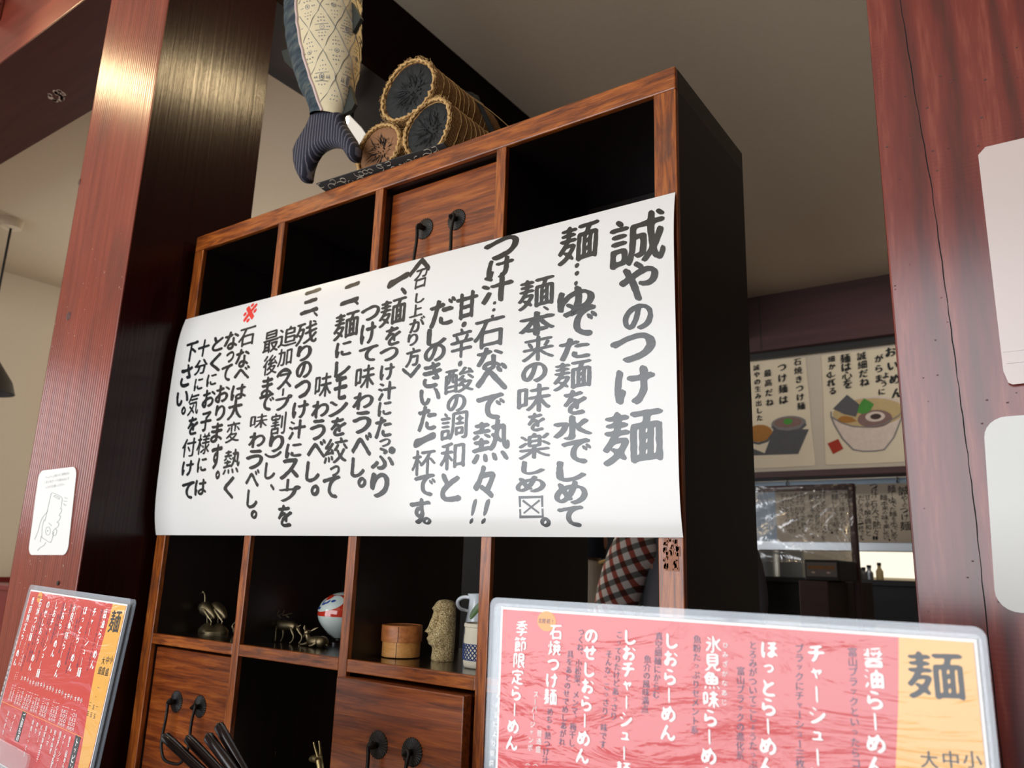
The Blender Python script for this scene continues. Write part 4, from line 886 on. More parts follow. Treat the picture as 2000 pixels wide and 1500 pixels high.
fw = thing('fawn_figurine', 'small dark bronze fawn lying down with upright ears', 'figurine', (.398, SY, ZS))
k = MB(); k.ell((.398, SY, ZS + .0085), (.0215, .0105, .0092), 18, 10); k.ell((.410, SY, ZS + .0088), (.012, .0115, .0098), 16, 8)
limb(k, [(.381, SY, 1.046), (.374, SY, 1.049), (.371, SY, 1.056)], .0062, .0040, .0036, seg=10)
k.ell((.371, SY, 1.058), (.0062, .0050, .0052), 14, 8); limb(k, [(.370, SY, 1.0565), (.366, SY, 1.0525), (.3635, SY, 1.050)], .0044, .0028, .0016, seg=10)
obj('body', k, 'bronze', fw, smooth=60)
for pts in ([(.372, SY - .004, 1.060), (.3705, SY - .006, 1.0655), (.3700, SY - .006, 1.0700)], [(.374, SY + .003, 1.060), (.382, SY + .006, 1.0645), (.3885, SY + .008, 1.0672)]):
    obj('ear', MB().tube(pts, [.0012, .0024, .0004], 8, flat=.5), 'bronze', fw, smooth=60)
for pts in ([(.384, SY - .008, ZS + .006), (.374, SY - .009, ZS + .0025), (.3655, SY - .008, ZS + .002)], [(.384, SY - .002, ZS + .005), (.377, SY - .003, ZS + .0022), (.369, SY - .003, ZS + .002)], [(.408, SY - .010, ZS + .008), (.401, SY - .0125, ZS + .003), (.393, SY - .012, ZS + .002)]):
    q = MB(); limb(q, pts, .0030, .0019, .0017); obj('leg', q, 'bronze', fw, smooth=60)
obj('tail', MB().tube([(.419, SY, ZS + .006), (.425, SY, ZS + .004)], [.002, .0006], 6), 'bronze', fw)

EC = Vector((.380, .150, 1.0810)); EP = [(.0008, -.0400), (.0090, -.0375), (.0190, -.0305), (.0300, -.0205), (.0390, -.0095), (.0432, .0005), (.0440, .0080), (.0415, .0190), (.0350, .0300), (.0250, .0385), (.0120, .0435), (.0008, .0450)]
eg = thing('porcelain_egg', 'porcelain egg with red band and blue leaf panel, half hidden by a divider', 'ornament', (EC.x, EC.y, ZS))
def egr(h):
    for i in range(len(EP) - 1):
        if EP[i][1] <= h <= EP[i + 1][1]:
            t = (h - EP[i][1]) / (EP[i + 1][1] - EP[i][1]); return EP[i][0] + (EP[i + 1][0] - EP[i][0]) * t
    return .0008
def dense(p, n_=5):
    out = []
    for i in range(len(p) - 1):
        for q in range(n_):
            t = q / n_; out.append((p[i][0] + (p[i + 1][0] - p[i][0]) * t, p[i][1] + (p[i + 1][1] - p[i][1]) * t))
    return out + [p[-1]]
pr = chaikin([(a, b_, 0) for a, b_ in EP], 2); pr = [(p.x, p.y) for p in pr]
def egr(h):
    for i in range(len(pr) - 1):
        if pr[i][1] <= h <= pr[i + 1][1]:
            t = (h - pr[i][1]) / max(1e-9, pr[i + 1][1] - pr[i][1]); return pr[i][0] + (pr[i + 1][0] - pr[i][0]) * t
    return .0006
obj('egg_body', MB().lathe(EC, pr, 48), 'porcelain', eg, smooth=60)
band = [(egr(h) + .0004, h) for h in [.0035 + (.040 - .0035) * i / 16 for i in range(17)]]
obj('red_band', MB().lathe(EC, band, 48), 'porc_red', eg, smooth=60)
AV = -1.46   # the panel looks towards the front left
def ept(u, v, s_):   # surface point, u metres round, v height
    r_ = egr(v); a = AV + u / .040; return (EC.x + (r_ + s_) * math.cos(a), EC.y + (r_ + s_) * math.sin(a), EC.z + v)
def epatch(outline, s_, mat_, name, par, n_=6):
    k = MB(); c_ = Vector((sum(p[0] for p in outline), sum(p[1] for p in outline))) / len(outline); vs = []; m_ = len(outline)
    for i in range(n_ + 1):
        for p in outline: q = c_.lerp(Vector(p), i / n_ if i else .001); vs.append(ept(q.x, q.y, s_))
    fs = [(i * m_ + j, i * m_ + (j + 1) % m_, (i + 1) * m_ + (j + 1) % m_, (i + 1) * m_ + j) for i in range(n_) for j in range(m_)]
    return obj(name, k.add(vs, fs), mat_, par, smooth=60)
pan = epatch([(-.004 + .034 * math.cos(a), .0250 + .0130 * math.sin(a) + .006 * math.cos(a)) for a in [2 * PI * q / 30 for q in range(30)]], .0009, 'porcelain', 'leaf_panel', eg)
def leafshape(cx, cy, L_, w_, an): return [(cx + L_ * math.cos(t) * math.cos(an) - w_ * math.sin(t) * abs(math.sin(t)) ** .4 * math.sin(an), cy + L_ * math.cos(t) * math.sin(an) + w_ * math.sin(t) * math.cos(an)) for t in [2 * PI * q / 16 for q in range(16)]]
for c_ in ((-.026, .019, .0045, .0018, 1.6), (-.021, .0165, .005, .0022, .3), (-.012, .0245, .006, .0020, .35), (-.003, .028, .005, .002, .6), (.008, .030, .005, .002, .2), (-.016, .028, .004, .0016, 1.2)): epatch(leafshape(*c_), .0013, 'porc_blue', 'painted_leaf', pan, 3)
epatch(leafshape(-.008, .0350, .009, .0035, .35), .0013, 'porc_red', 'painted_flower', pan, 3)
k = MB().lathe((EC.x, EC.y, ZS), [(.020, 0), (.020, .003), (.013, .005), (.012, .008), (.016, .0105), (.013, .0105)], 24)
for a in (.3, 2.4, 4.5): k.tube([(EC.x + .013 * math.cos(a), EC.y + .013 * math.sin(a), ZS + .006), (EC.x + .021 * math.cos(a), EC.y + .021 * math.sin(a), ZS + .013), (EC.x + .028 * math.cos(a), EC.y + .028 * math.sin(a), ZS + .0175)], [.0022, .0018, .0014], 8)
obj('wooden_stand', k, 'lacquer', eg, smooth=60)

bx = thing('bentwood_box', 'small round bentwood box with darker lid', 'box', (.587, .086, ZS)); bc = (.587, .086)
obj('box_body', MB().lathe((*bc, ZS + .0008), [(.0285, 0), (.0300, .0005), (.0302, .0232), (.0285, .024)], 48), 'boxwood', bx, smooth=True)
ld = obj('lid', MB().lathe((*bc, ZS), [(.0305, .0235), (.0322, .0240), (.0324, .0475), (.0318, .0483), (.029, .0486), (.029, .0478)], 48).lathe((*bc, ZS + .0470), [(.0315, 0), (.0290, .0002)], 48), 'boxwood_top', bx, smooth=True)
va = math.atan2(-.675, .737) - .82
def arcstrip(a0, a1, r_, z0, z1, th=.0007): 
    k = MB(); n_ = 10; ri = []
    for i in range(n_ + 1):
        a = a0 + (a1 - a0) * i / n_; ri.append([(bc[0] + rr_ * math.cos(a), bc[1] + rr_ * math.sin(a), z_) for rr_, z_ in ((r_, z0), (r_ + th, z0), (r_ + th, z1), (r_, z1))])
    return k.rings(ri)
va = -1.02
obj('lap_seam', arcstrip(va, va + .018, .0323, ZS + .0245, ZS + .0475, .0004), 'crackdark', ld)
obj('lap_seam', arcstrip(va - .07, va - .052, .0300, ZS + .0012, ZS + .0238, .0006), 'crackdark', bx)

# stone head
mo = thing('stone_head', 'speckled stone head figurine with long nose beside the bentwood box', 'figurine', (.660, .100, ZS)); mc = Vector((.660, .100))
FD = Vector((-.60, -.80)).normalized(); SD = Vector((-FD.y, FD.x))
prof = [  # height, front, back, half width, nose bump, jaw
 (0, .0155, .0170, .0165), (.003, .0165, .0175, .0172), (.014, .0150, .0175, .0165), (.020, .0160, .0178, .0165), (.0235, .0215, .0178, .0172), (.030, .0235, .0180, .0180), (.036, .0220, .0182, .0180),
 (.039, .0205, .0183, .0178), (.043, .0208, .0184, .0176), (.048, .0175, .0184, .0174), (.056, .0165, .0182, .0170), (.064, .0150, .0180, .0166), (.071, .0145, .0178, .0162), (.0755, .0165, .0176, .0160), (.079, .0165, .0174, .0155), (.085, .0135, .0165, .0140), (.0895, .0085, .0120, .0100), (.0905, .002, .004, .003)]
def mp_at(h):
    for i in range(len(prof) - 1):
        if prof[i][0] <= h <= prof[i + 1][0]:
            t = (h - prof[i][0]) / (prof[i + 1][0] - prof[i][0]); return [prof[i][j] + (prof[i + 1][j] - prof[i][j]) * t for j in (1, 2, 3)]
    return prof[-1][1:]
k = MB(); rr = []; n_ = 56
for i in range(61):
    h = .0905 * i / 60; f_, b_, w_ = mp_at(h); ring = []
    for q in range(n_):
        a = 2 * PI * q / n_; ca, sa = math.cos(a), math.sin(a)
        sq = .75; fx = (f_ if ca > 0 else b_) * math.copysign(abs(ca) ** sq, ca); sx = w_ * math.copysign(abs(sa) ** sq, sa)
        d = 0; ang = a if a < PI else a - 2 * PI
        nose = math.exp(-(ang / .36) ** 2); t = (h - .042) / .031
        if 0 <= t <= 1: d += nose * (.0072 * (1 - t) ** .8 + .0012)
        if -.12 < t < 0: d += nose * .0072 * (1 + t / .12)
        sock = math.exp(-((abs(ang) - .62) / .26) ** 2)
        if .044 < h < .0735: d -= sock * .0058 * math.sin(PI * min(1, max(0, (h - .044) / .0295))) ** .5
        d += .0022 * math.exp(-((h - .0765) / .0028) ** 2) * math.exp(-(ang / .95) ** 4)
        d += .0018 * math.exp(-((h - .0385) / .0016) ** 2) * math.exp(-(ang / .42) ** 4) + .0020 * math.exp(-((h - .0325) / .0022) ** 2) * math.exp(-(ang / .5) ** 4)
        ear = math.exp(-((abs(ang) - 1.62) / .16) ** 2); 
        if .040 < h < .068: d += ear * .0016
        r_ = Vector((fx, sx)); r_ = r_ * (1 + d / max(r_.length, .003))
        ring.append((mc.x + FD.x * r_.x + SD.x * r_.y, mc.y + FD.y * r_.x + SD.y * r_.y, ZS + h))
    rr.append(ring)
k.rings(rr); obj('head_body', k, 'stone', mo, smooth=70)

pt = thing('potted_plant', 'leafy sprig in a small linen wrapped pot with indigo lattice, beside the stone head', 'plant', (.752, .080, ZS)); pc = (.752, .080)
k = MB().lathe((*pc, ZS), [(.0235, 0), (.0265, .002), (.0275, .008), (.0272, .045), (.0262, .046), (.0266, .056), (.0280, .057), (.0275, .0615), (.0250, .062), (.0245, .052), (.002, .052)], 40); obj('pot', k, 'linen', pt, smooth=50)
k = MB()
for i in range(26):
    for s_ in (1, -1):
        pts = [];
        for q in range(9):
            t = q / 8; a = 2 * PI * i / 26 + s_ * t * .75; pts.append((pc[0] + .0279 * math.cos(a), pc[1] + .0279 * math.sin(a), ZS + .0115 + .0215 * t))
        k.tube(pts, .00085, 4)
for z_ in (.0115, .033): k.tube([(pc[0] + .0280 * math.cos(2 * PI * q / 40), pc[1] + .0280 * math.sin(2 * PI * q / 40), ZS + z_) for q in range(41)], .0008, 4)
obj('indigo_lattice', k, 'indigo', pt)
k = MB(); limb(k, [(.758, .082, ZS + .05), (.757, .08, ZS + .07), (.760, .078, ZS + .095)], .0014, .001); obj('stem', k, 'leaf', pt)
def leaf(par, p0, p1, p2, w_, mat_='leaf'):
    P = chaikin([p0, p1, p2], 3); n_ = len(P); vs = []
    for s_ in (.0004, -.0004):
        for i, p in enumerate(P):
            t = i / (n_ - 1); ww = w_ * math.sin(PI * min(1, t * .97 + .02)) ** .8; d = (P[min(i + 1, n_ - 1)] - P[max(0, i - 1)]).normalized(); sd = d.cross(Vector((.1, -.9, .4))).normalized(); up = sd.cross(d)
            for q in (-1, -.5, 0, .5, 1): vs.append(p + sd * ww * q + up * (ww * .35 * q * q + s_))
    fs = []
    for o_ in (0, n_ * 5):
        for i in range(n_ - 1):
            for q in range(4): a = o_ + i * 5 + q; fs.append((a, a + 1, a + 6, a + 5))
    obj('leaf', MB().add(vs, fs), mat_, par, smooth=60)
leaf(pt, (.7445, .058, 1.1045), (.760, .060, 1.124), (.785, .070, 1.134), .0060)
leaf(pt, (.760, .078, ZS + .095), (.775, .085, 1.15), (.790, .10, 1.155), .0055)
leaf(pt, (.758, .080, ZS + .085), (.770, .100, 1.125), (.785, .13, 1.120), .0060)
pj_ = thing('milk_jug', 'narrow white jug with a handle behind the linen wrapped pot', 'jug', (.684, .150, ZS))
k = MB().lathe((.684, .150, ZS), [(.018, 0), (.019, .002), (.0195, .03), (.017, .055), (.0125, .078), (.0115, .090), (.0145, .100), (.0135, .100), (.0105, .090), (.0115, .078)], 32); obj('jug_body', k, 'white_gloss', pj_, smooth=60)
k = MB(); limb(k, [(.674, .147, 1.130), (.662, .143, 1.131), (.652, .140, 1.124), (.656, .141, 1.112), (.671, .146, 1.109)], .0028, .0032, .0030, .0026); obj('handle', k, 'white_gloss', pj_, smooth=60)

# lower middle cell
bz = thing('brass_deer', 'brass deer figurine with one tall horn in the dark lower cell', 'figurine', (.41, .10, Z3))
k = MB(); limb(k, [(.384, .10, .8535), (.393, .10, .8565), (.405, .10, .8570)], .0034, .0060, .0078, seg=14); limb(k, [(.405, .10, .856), (.411, .10, .844), (.413, .10, .825), (.415, .10, .805)], .0062, .0058, .0075, .0105, seg=12)
k.ell((.435, .10, .797), (.034, .014, .015), 18, 10); obj('body', k, 'brass', bz, smooth=60)
for s_ in (-1, 1): q = MB(); limb(q, [(.405, .10 + s_ * .003, .862), (.401, .10 + s_ * .005, .871), (.395, .10 + s_ * .006, .883)], .0026, .0018, .0012); obj('horn', q, 'brass', bz, smooth=60)
for a, s_ in ((.413, -1), (.416, 1), (.455, -1), (.458, 1)): q = MB(); limb(q, [(a, .10 + s_ * .008, .795), (a + .002, .10 + s_ * .008, .782), (a, .10 + s_ * .008, Z3 + .0022)], .005, .0022, .0022); obj('leg', q, 'brass', bz, smooth=60)
for s_ in (-1, 1): obj('eye', MB().ell((.393, .10 + s_ * .0062, .857), (.0018, .001, .0018), 10, 6), 'dark', bz)
bd2 = thing('beaded_rod', 'thin beaded brass rod standing in the dark lower cell', 'ornament', (.290, .10, Z3))
k = MB().lathe((.290, .10, Z3), [(.012, 0), (.012, .003), (.002, .005)], 20)
for i in range(26): k.ell((.290 + .00011 * i, .10, Z3 + .006 + i * .003), (.0015, .0015, .0016), 8, 5)
obj('rod', k, 'brass', bd2, smooth=60)
cd = thing('white_card', 'white folded card leaning behind the brass deer', 'card', (.44, .12, Z3))
obj('card', MB().slab([(.416, Z3), (.416, .851), (.436, .866), (.47, .866), (.47, Z3)], .118, .1188), 'white_card', cd)

# ================================================================ laminated menus
MENU = """w 季節限定らーめん 299 -145 232 -1010
w 石焼つけ麺 581 -150 538 -676
w のせしおらーめん 857 -154 789 -1006
w しおチャーシュー麺 1137 -144 1087 -1043
w しおらーめん 1424 -141 1387 -785
w 氷見魚味らーめん 1697 -142 1636 -982
s ひみざかなあじ 1770 -168 1749 -544
b 魚粉たっぷりセメント系 1592 -149 1561 -721
b 真空細麺にからむ 1340 -151 1312 -548
b 魚介の風味満点 1260 -295 1236 -642
b こってりたけどあっさり 1062 -162 1018 -710
b そんな“こっさり”味です 987 -288 940 -889
b つくね、小松菜、メンマ、梅干し 778 -164 710 -914
b 具をあとのせでめしあがれ 694 -313 636 -917
b めちゃ熱つけ汁 544 -693 509 -1046
s スーパージャンボ 430 -596 386 -988
s 普通盛 463 -838 453 -990
s ︵二︶ 437 -1027 428 -1178
s ︵三︶ 376 -1032 364 -1188
s ※商品により提供時間が異なります 116 -635 21 -1645
w ほっとらーめん 2031 -146 1990 -876
w チャーシュー麺 2293 -143 2263 -900
w 醤油らーめん 2589 -140 2564 -786
b 富山ブラックといったらコレ 2483 -148 2461 -814
b ブラックにチャーシュー三枚 2200 -154 2171 -810
b とろみがついてこしょうたっぷり 1934 -158 1907 -906
b 富山ブラックの進化系 1857 -307 1834 -820
s 九五〇円 2458 -1248 2454 -1435
s 一〇五〇円 2394 -1204 2388 -1438
s 一一五〇円 2327 -1206 2322 -1441
s 一三〇〇円 2207 -1207 2188 -1436
s 一四〇〇円 2139 -1209 2120 -1439
s 一五〇〇円 2069 -1211 2051 -1443
s 一〇五〇円 1917 -1202 1904 -1428
s 一一五〇円 1846 -1204 1833 -1432
s 一二五〇円 1774 -1206 1761 -1435
s 一〇五〇円 1620 -1203 1601 -1425
s 一一五〇円 1545 -1205 1527 -1428
s 一二五〇円 1470 -1207 1452 -1432
s 九五〇円 1324 -1242 1316 -1420
s 一〇五〇円 1248 -1200 1239 -1423
s 一一五〇円 1170 -1203 1161 -1427
s 一三〇〇円 1085 -1204 1020 -1430
s 一四〇〇円 1004 -1206 939 -1433
s 一五〇〇円 923 -1208 858 -1437
s 一〇五〇円 776 -1194 750 -1416
s 一一五〇円 692 -1196 667 -1419
s 一二五〇円 607 -1198 582 -1423
s 一二五〇円 465 -1198 443 -1412
s 一三五〇円 377 -1200 356 -1416
s 小 2499 -1096 2499 -1124
s 中 2418 -1098 2418 -1126
s 大 2336 -1099 2336 -1127
s 小 2218 -1100 2218 -1128
s 中 2134 -1101 2134 -1129
s 大 2049 -1103 2049 -1131
s 小 1947 -1090 1947 -1118
s 中 1859 -1092 1859 -1120
s 大 1770 -1093 1770 -1121
s 小 1661 -1091 1661 -1119
s 中 1570 -1093 1570 -1121
s 大 1477 -1095 1477 -1123
s 小 1371 -1088 1371 -1116
s 中 1276 -1090 1276 -1118
s 大 1179 -1091 1179 -1119
s 小 1112 -1098 1112 -1126
s 中 1014 -1100 1014 -1128
s 大 914 -1101 914 -1129
s 小 817 -1088 817 -1116
s 中 715 -1090 715 -1118
s 大 610 -1092 610 -1120
s 替玉︵細めん 2437 -1483 2433 -1797
s チャーシュー 2297 -1486 2246 -1832
s 味付きしらがねぎ 2165 -1477 2125 -1854
s 刻みねぎ 2012 -1484 2009 -1734
s メンマ 1899 -1481 1868 -1680
s 自家製煮玉子 1745 -1480 1698 -1871
s バター 1598 -1496 1583 -1690
s のり 1459 -1482 1454 -1619
s 角煮しっとり 1314 -1478 1292 -1895
s ライス 706 -1513 673 -1722
s おにぎり 465 -1502 451 -1795
t トッピング 2630 -1468 2634 -1875
t ご飯もの 986 -1464 969 -1777
k 一 2850 -915 2850 -959
k ・ 2835 -1006 2835 -1050
k 二 2739 -1093 2739 -1137
k 五 2837 -1109 2837 -1153
k 一 2923 -1093 2923 -1137
k 玉 2735 -1186 2735 -1230
k 玉 2823 -1187 2823 -1231
k 玉 2911 -1187 2911 -1231
K 大 2817 -610 2817 -720
K 盛 2786 -713 2786 -823
K 中 2915 -595 2915 -705
K 盛 2872 -710 2872 -820
K 小 3010 -581 3010 -691
K 盛 2968 -710 2968 -820"""
YG = [(.0105, -.0062), (.3081, -.0062)]   # paper top corners, menu coordinates (metres from the film's top left corner)
FWD, FHT = .3125, .2160
def make_menu(mtx, lab, right):
    t = thing('laminated_menu', lab, 'menu', mtx=mtx)
    # local frame: x right, z up, y away from the reader; printed face at y = 0
    obj('film_border', MB().slab(rrect(0, FWD, -FHT, 0, .006), -.0002, .0010), 'laminate', t, local=True)
    obj('paper', MB().box(.0105, .3081, -.0006, -.0003, -.2098, -.0062), 'white_print', t, local=True)
    obj('red_field', MB().box(.0122, .2755, -.0009, -.0006, -.2082, -.0079), 'red_print', t, local=True)
    ye = [(.3064, -.0079), (.3064, -.1600)]
    yl = [(.2720, -.0079), (.2695, -.04), (.2655, -.075), (.2690, -.105), (.2745, -.135), (.2775, -.150), (.2800, -.170), (.2835, -.185), (.2890, -.200), (.2935, -.2082)]
    obj('red_ground', MB().box(.2755, .3064, -.0009, -.0006, -.2082, -.0079), 'red_print', t, local=True)
    obj('golden_strip', MB().slab([(.3064, -.0079)] + yl + [(.2990, -.205), (.3025, -.178), (.3064, -.160)], -.00105, -.0009), 'yellow_print', t, local=True)
    k = MB(); k.box(.0122, .2755, -.00105, -.0009, -.1449, -.1443); obj('dividing_line', k, 'orange_print', t, local=True)
    k = MB(); k.slab([(.2560, -.1450), (.2700, -.1450), (.2690, -.2070), (.2545, -.2070)], -.00105, -.0009); obj('topping_heading', k, 'black_print', t, local=True)
    k = MB(); k.slab([(.0905, -.1450), (.1040, -.1450), (.1020, -.1780), (.0880, -.1780)], -.00105, -.0009); obj('rice_heading', k, 'black_print', t, local=True)
    k = MB(); k.slab([(.0498 + .0076 * math.cos(a), -.0138 + .0066 * math.sin(a)) for a in [2 * PI * q / 28 for q in range(28)]], -.00105, -.0009); obj('badge', k, 'orange_print', t, local=True)
    ks = {c: MB() for c in 'wsbtkKB'}
    mf = lambda x, z, l_: (x, -.00118 - .00001 * l_, z)
    for ln in MENU.strip().split('\n'):
        kk, tx, a, b_, c_, d_ = ln.split(); a, b_, c_, d_ = [int(q) / 1e4 for q in (a, b_, c_, d_)]
        if kk == 'w': q_ = MB(); column(q_, tx, a, b_, c_, d_, .0112, mf, weight=.010, rough=.003, spread=.026, step=.09, swell=.6); obj('dish_name', q_, 'white_print', t, local=True)
        elif kk == 's':
            sz = {'ひ': .0038, '※': .0042, 'ス': .0044, '普': .0044}.get(tx[0], .0040)
            if len(tx) == 1: sz = .0062
            if '円' in tx: sz = .0056
            if b_ < -.14: sz = .0062 if tx[0] not in '替' else .0058
            column(ks['s'], tx, a, b_, c_, d_, sz, mf, weight=.012, rough=0, spread=0.03 if b_ < -.09 else 0, step=.2, stretch=.72 if '円' in tx else 1)
        elif kk == 'b': q_ = MB(); column(q_, tx, a, b_, c_, d_, .0052, mf, weight=.004, rough=0, spread=0, step=.2); obj('navy_note', q_, 'navy_print', t, local=True)
        elif kk == 't': column(ks['t'], tx, a, b_, c_, d_, .0088, mf, weight=.012, rough=0, spread=.02, step=.15)
        elif kk == 'k': column(ks['k'], tx, a, b_, c_, d_, .0055, mf, weight=.02, rough=0, spread=0, step=.2)
        else: column(ks['K'], tx, a, b_, c_, d_, .0086, mf, weight=.008, rough=0, spread=.02, step=.12)
    put_glyph(ks['B'], '麺', .2877, -.0260, .0262, .0236, mf, weight=.004, rough=.003, spread=.012, swell=1)
    k = MB(); xx = .0445
    for ch in '北陸初!': put_glyph(k, ch, xx, -.0138, .0030 if ch != '!' else .0006, .0034, mf, weight=.006, rough=0, spread=0, step=.2); xx += .0034
    obj('badge_lettering', k, 'navy_print', t, local=True)
    obj('small_lettering', ks['s'], 'white_print', t, local=True)
    obj('heading_lettering', ks['t'], 'white_print', t, local=True)
    obj('strip_lettering', ks['k'], 'black_print', t, local=True); obj('portion_lettering', ks['K'], 'black_print', t, local=True)
    obj('noodle_character', ks['B'], 'black_print', t, local=True)
    return t
m1 = Matrix.Translation((1.1175, -.4, 1.1573))
make_menu(m1, 'large laminated red menu at the lower right, washed pink by window glare', True)
R2 = Matrix(((.99412, .10653, .01920, .32306), (-.10776, .99074, .08257, -.36357), (-.01022, -.08415, .99640, 1.13588), (0, 0, 0, 1)))
make_menu(R2, 'laminated red menu in the lower left corner in a clear stand', False)
def stand(mtx, lab, back=True):
    t = thing('acrylic_menu_stand', lab, 'stand', mtx=mtx)
    zb_ = -(MAT[t].translation.z - .92) / mtx[2][2] + .004 if False else -.2250
    obj('front_lip', MB().slab(rrect(.0425, .1625, -.2240, -.1815, .006, corners=(1, 1, 0, 0)), -.0085, -.0055), 'acrylic', t, local=True)
    obj('back_sheet', MB().slab(rrect(.002, .3100, -.2240, -.004, .004), .0022, .0042), 'acrylic', t, local=True)
    obj('foot_plate', MB().slab(rrect(.0, .3120, -.030, .055, .004), -.2270, -.2240, 'z'), 'acrylic', t, local=True)
    return t
stand(R2, 'clear acrylic stand holding the lower left menu')
stand(m1 @ Matrix.Translation((.0, .0, 0)), 'clear acrylic stand behind the large right menu')
rv = thing('laminated_menu', 'second laminated menu back to back behind the lower left one, only its edge showing', 'menu', mtx=R2 @ Matrix.Translation((0, .0052, 0)))
obj('film_border', MB().slab(rrect(.001, FWD + .0012, -FHT, -.0005, .006), 0, .0009), 'laminate', rv, local=True)
obj('paper', MB().box(.0115, .3085, .0010, .0013, -.2098, -.0062), 'white_print', rv, local=True)

ct = thing('dining_counter', 'dark wooden counter carrying the menu stands below the frame', 'counter', (.8, -.45, 0))
obj('worktop', MB().box(-.5, 2.4, -.80, -.30, .868, .9025, .003), 'lacquer', ct)
for x_ in (-.4, .9, 2.3): obj('leg', MB().box(x_ - .03, x_ + .03, -.50, -.44, 0, .868), 'beam_far', ct)
st2 = thing('shelf_plinth', 'low dark cabinet that the open shelf stands on', 'cabinet', (.55, .13, 0))
obj('cabinet_body', MB().box(-.005, 1.35, -.05, .32, 0, ZBOT, .003), 'inner', st2)

# chopsticks: square black lacquer with rounded ends, in a holder below the frame
CS = [((.575, -.300, .9735), (.700, -.300, .9340)), ((.6028, -.288, .9738), (.7073, -.288, .9343)), ((.6742, -.312, .9895), (.7627, -.312, .9425)), ((.6745, -.300, .9990), (.765, -.300, .9345))]
CL = ['leftmost black lacquered chopstick leaning out of the holder', 'second black chopstick from the left with speckled end', 'third black chopstick from the left, close below the tallest one', 'tallest black chopstick, rightmost of the four']
FOOT = Vector((.905, -.300, .9070))
for (a, b_), lab in zip(CS, CL):
    a = Vector(a); d = (Vector(b_) - a).normalized(); L_ = .225; 
    L_ = min(L_, (a.z - .908) / -d.z)
    e = a + d * L_; u = Vector((0, 1, 0)); v = d.cross(u).normalized()
    k = MB(); rr = []
    for t, s_ in ((0, .45), (.0012, .8), (.0032, 1), (.02, 1), (L_ * .6, .9), (L_, .6)):
        h_ = .0047 * s_; c_ = a + d * t; rr.append([c_ + u * (h_ * x_) + v * (h_ * y_) for x_, y_ in ((-.7, -1), (.7, -1), (1, -.7), (1, .7), (.7, 1), (-.7, 1), (-1, .7), (-1, -.7))])
    k.rings(rr); label(obj('chopstick', k, 'lacquer', None, smooth=50, origin=tuple(a)), lab, 'chopstick', 'chopsticks in the lower left')
hd_ = thing('chopstick_holder', 'dark wooden chopstick tray under the chopsticks at the bottom edge', 'holder', (.78, -.30, .9025))
obj('tray', MB().box(.60, .96, -.335, -.265, .9027, .907, .001), 'lacquer', hd_)

# stickers and sleeve on the posts
sk = thing('phone_payment_sticker', 'rounded white sticker with a hand holding a phone on the left post', 'sticker', (-.155, -.1312, 1.172))
Q = [(-.2392, 1.3398), (-.0861, 1.3422), (-.0688, 1.1748), (-.2256, 1.1721)]
def sq(u, v):  # u right 0..1, v down 0..1 on the sticker
    a = Vector(Q[0]).lerp(Vector(Q[1]), u); b_ = Vector(Q[3]).lerp(Vector(Q[2]), u); return a.lerp(b_, v)
ol = [sq(a, 1 - b_) for a, b_ in rrect(0, 1, 0, 1, .11)]
obj('sticker_sheet', MB().slab([(p.x, p.y) for p in ol], -.1315, -.1302), 'white_card', sk)
k = MB()
def sline(pts, r_=.0006, it=2):
    P = [Vector((*p, 0)) for p in pts]; P = chaikin(P, it) if it else P
    k.tube([(lambda s_: (s_.x, -.1317, s_.y))(sq(p.x, p.y)) for p in P], r_, 4)
def cc(x_, y_): return ((x_ - 290 - (y_ - 200) * -.0) / 1.0, y_)
def st_(px, py):   # drawing coordinates read off the sticker: corner px (400,205)-(820,165) top, (290,1095)-(700,1100) bottom
    t = (py - 190) / 905; lx = 405 - 112 * t; rx = 822 - 112 * t; return ((px - lx) / (rx - lx), t)
for pts, it in (([(545, 455), (562, 443), (650, 495), (665, 515), (660, 560), (650, 620)], 1), ([(545, 455), (500, 650), (478, 745)], 1), ([(445, 912), (535, 972), (552, 955), (575, 860)], 1), ([(470, 720), (450, 800), (445, 912)], 0),
                ([(510, 640), (470, 680), (430, 740), (405, 850), (365, 935)], 2), ([(430, 960), (440, 900)], 1), ([(490, 965), (470, 1000), (430, 1015), (400, 1050)], 2),
                ([(640, 625), (660, 620), (655, 660), (628, 690)], 2), ([(628, 690), (650, 700), (632, 745), (605, 760)], 2), ([(605, 760), (632, 770), (620, 810), (590, 825)], 2), ([(590, 825), (612, 850), (590, 905), (560, 890), (565, 850), (590, 825)], 2),
                ([(520, 765), (552, 795)], 0), ([(690, 505), (705, 520), (722, 518)], 1), ([(682, 540), (700, 552), (716, 548)], 1), ([(680, 570), (692, 592), (706, 586)], 1),
                ([(575, 487), (632, 522), (638, 508), (585, 474), (575, 487)], 0)):
    sline([st_(*p) for p in pts], .0006, it)
sline([st_(512 + 26 * math.cos(a), 848 + 44 * math.sin(a)) for a in [2 * PI * q / 16 for q in range(17)]], .0005, 0)
sline([st_(508 + 4 * math.cos(a), 846 + 6 * math.sin(a)) for a in [2 * PI * q / 6 for q in range(7)]], .0005, 0)
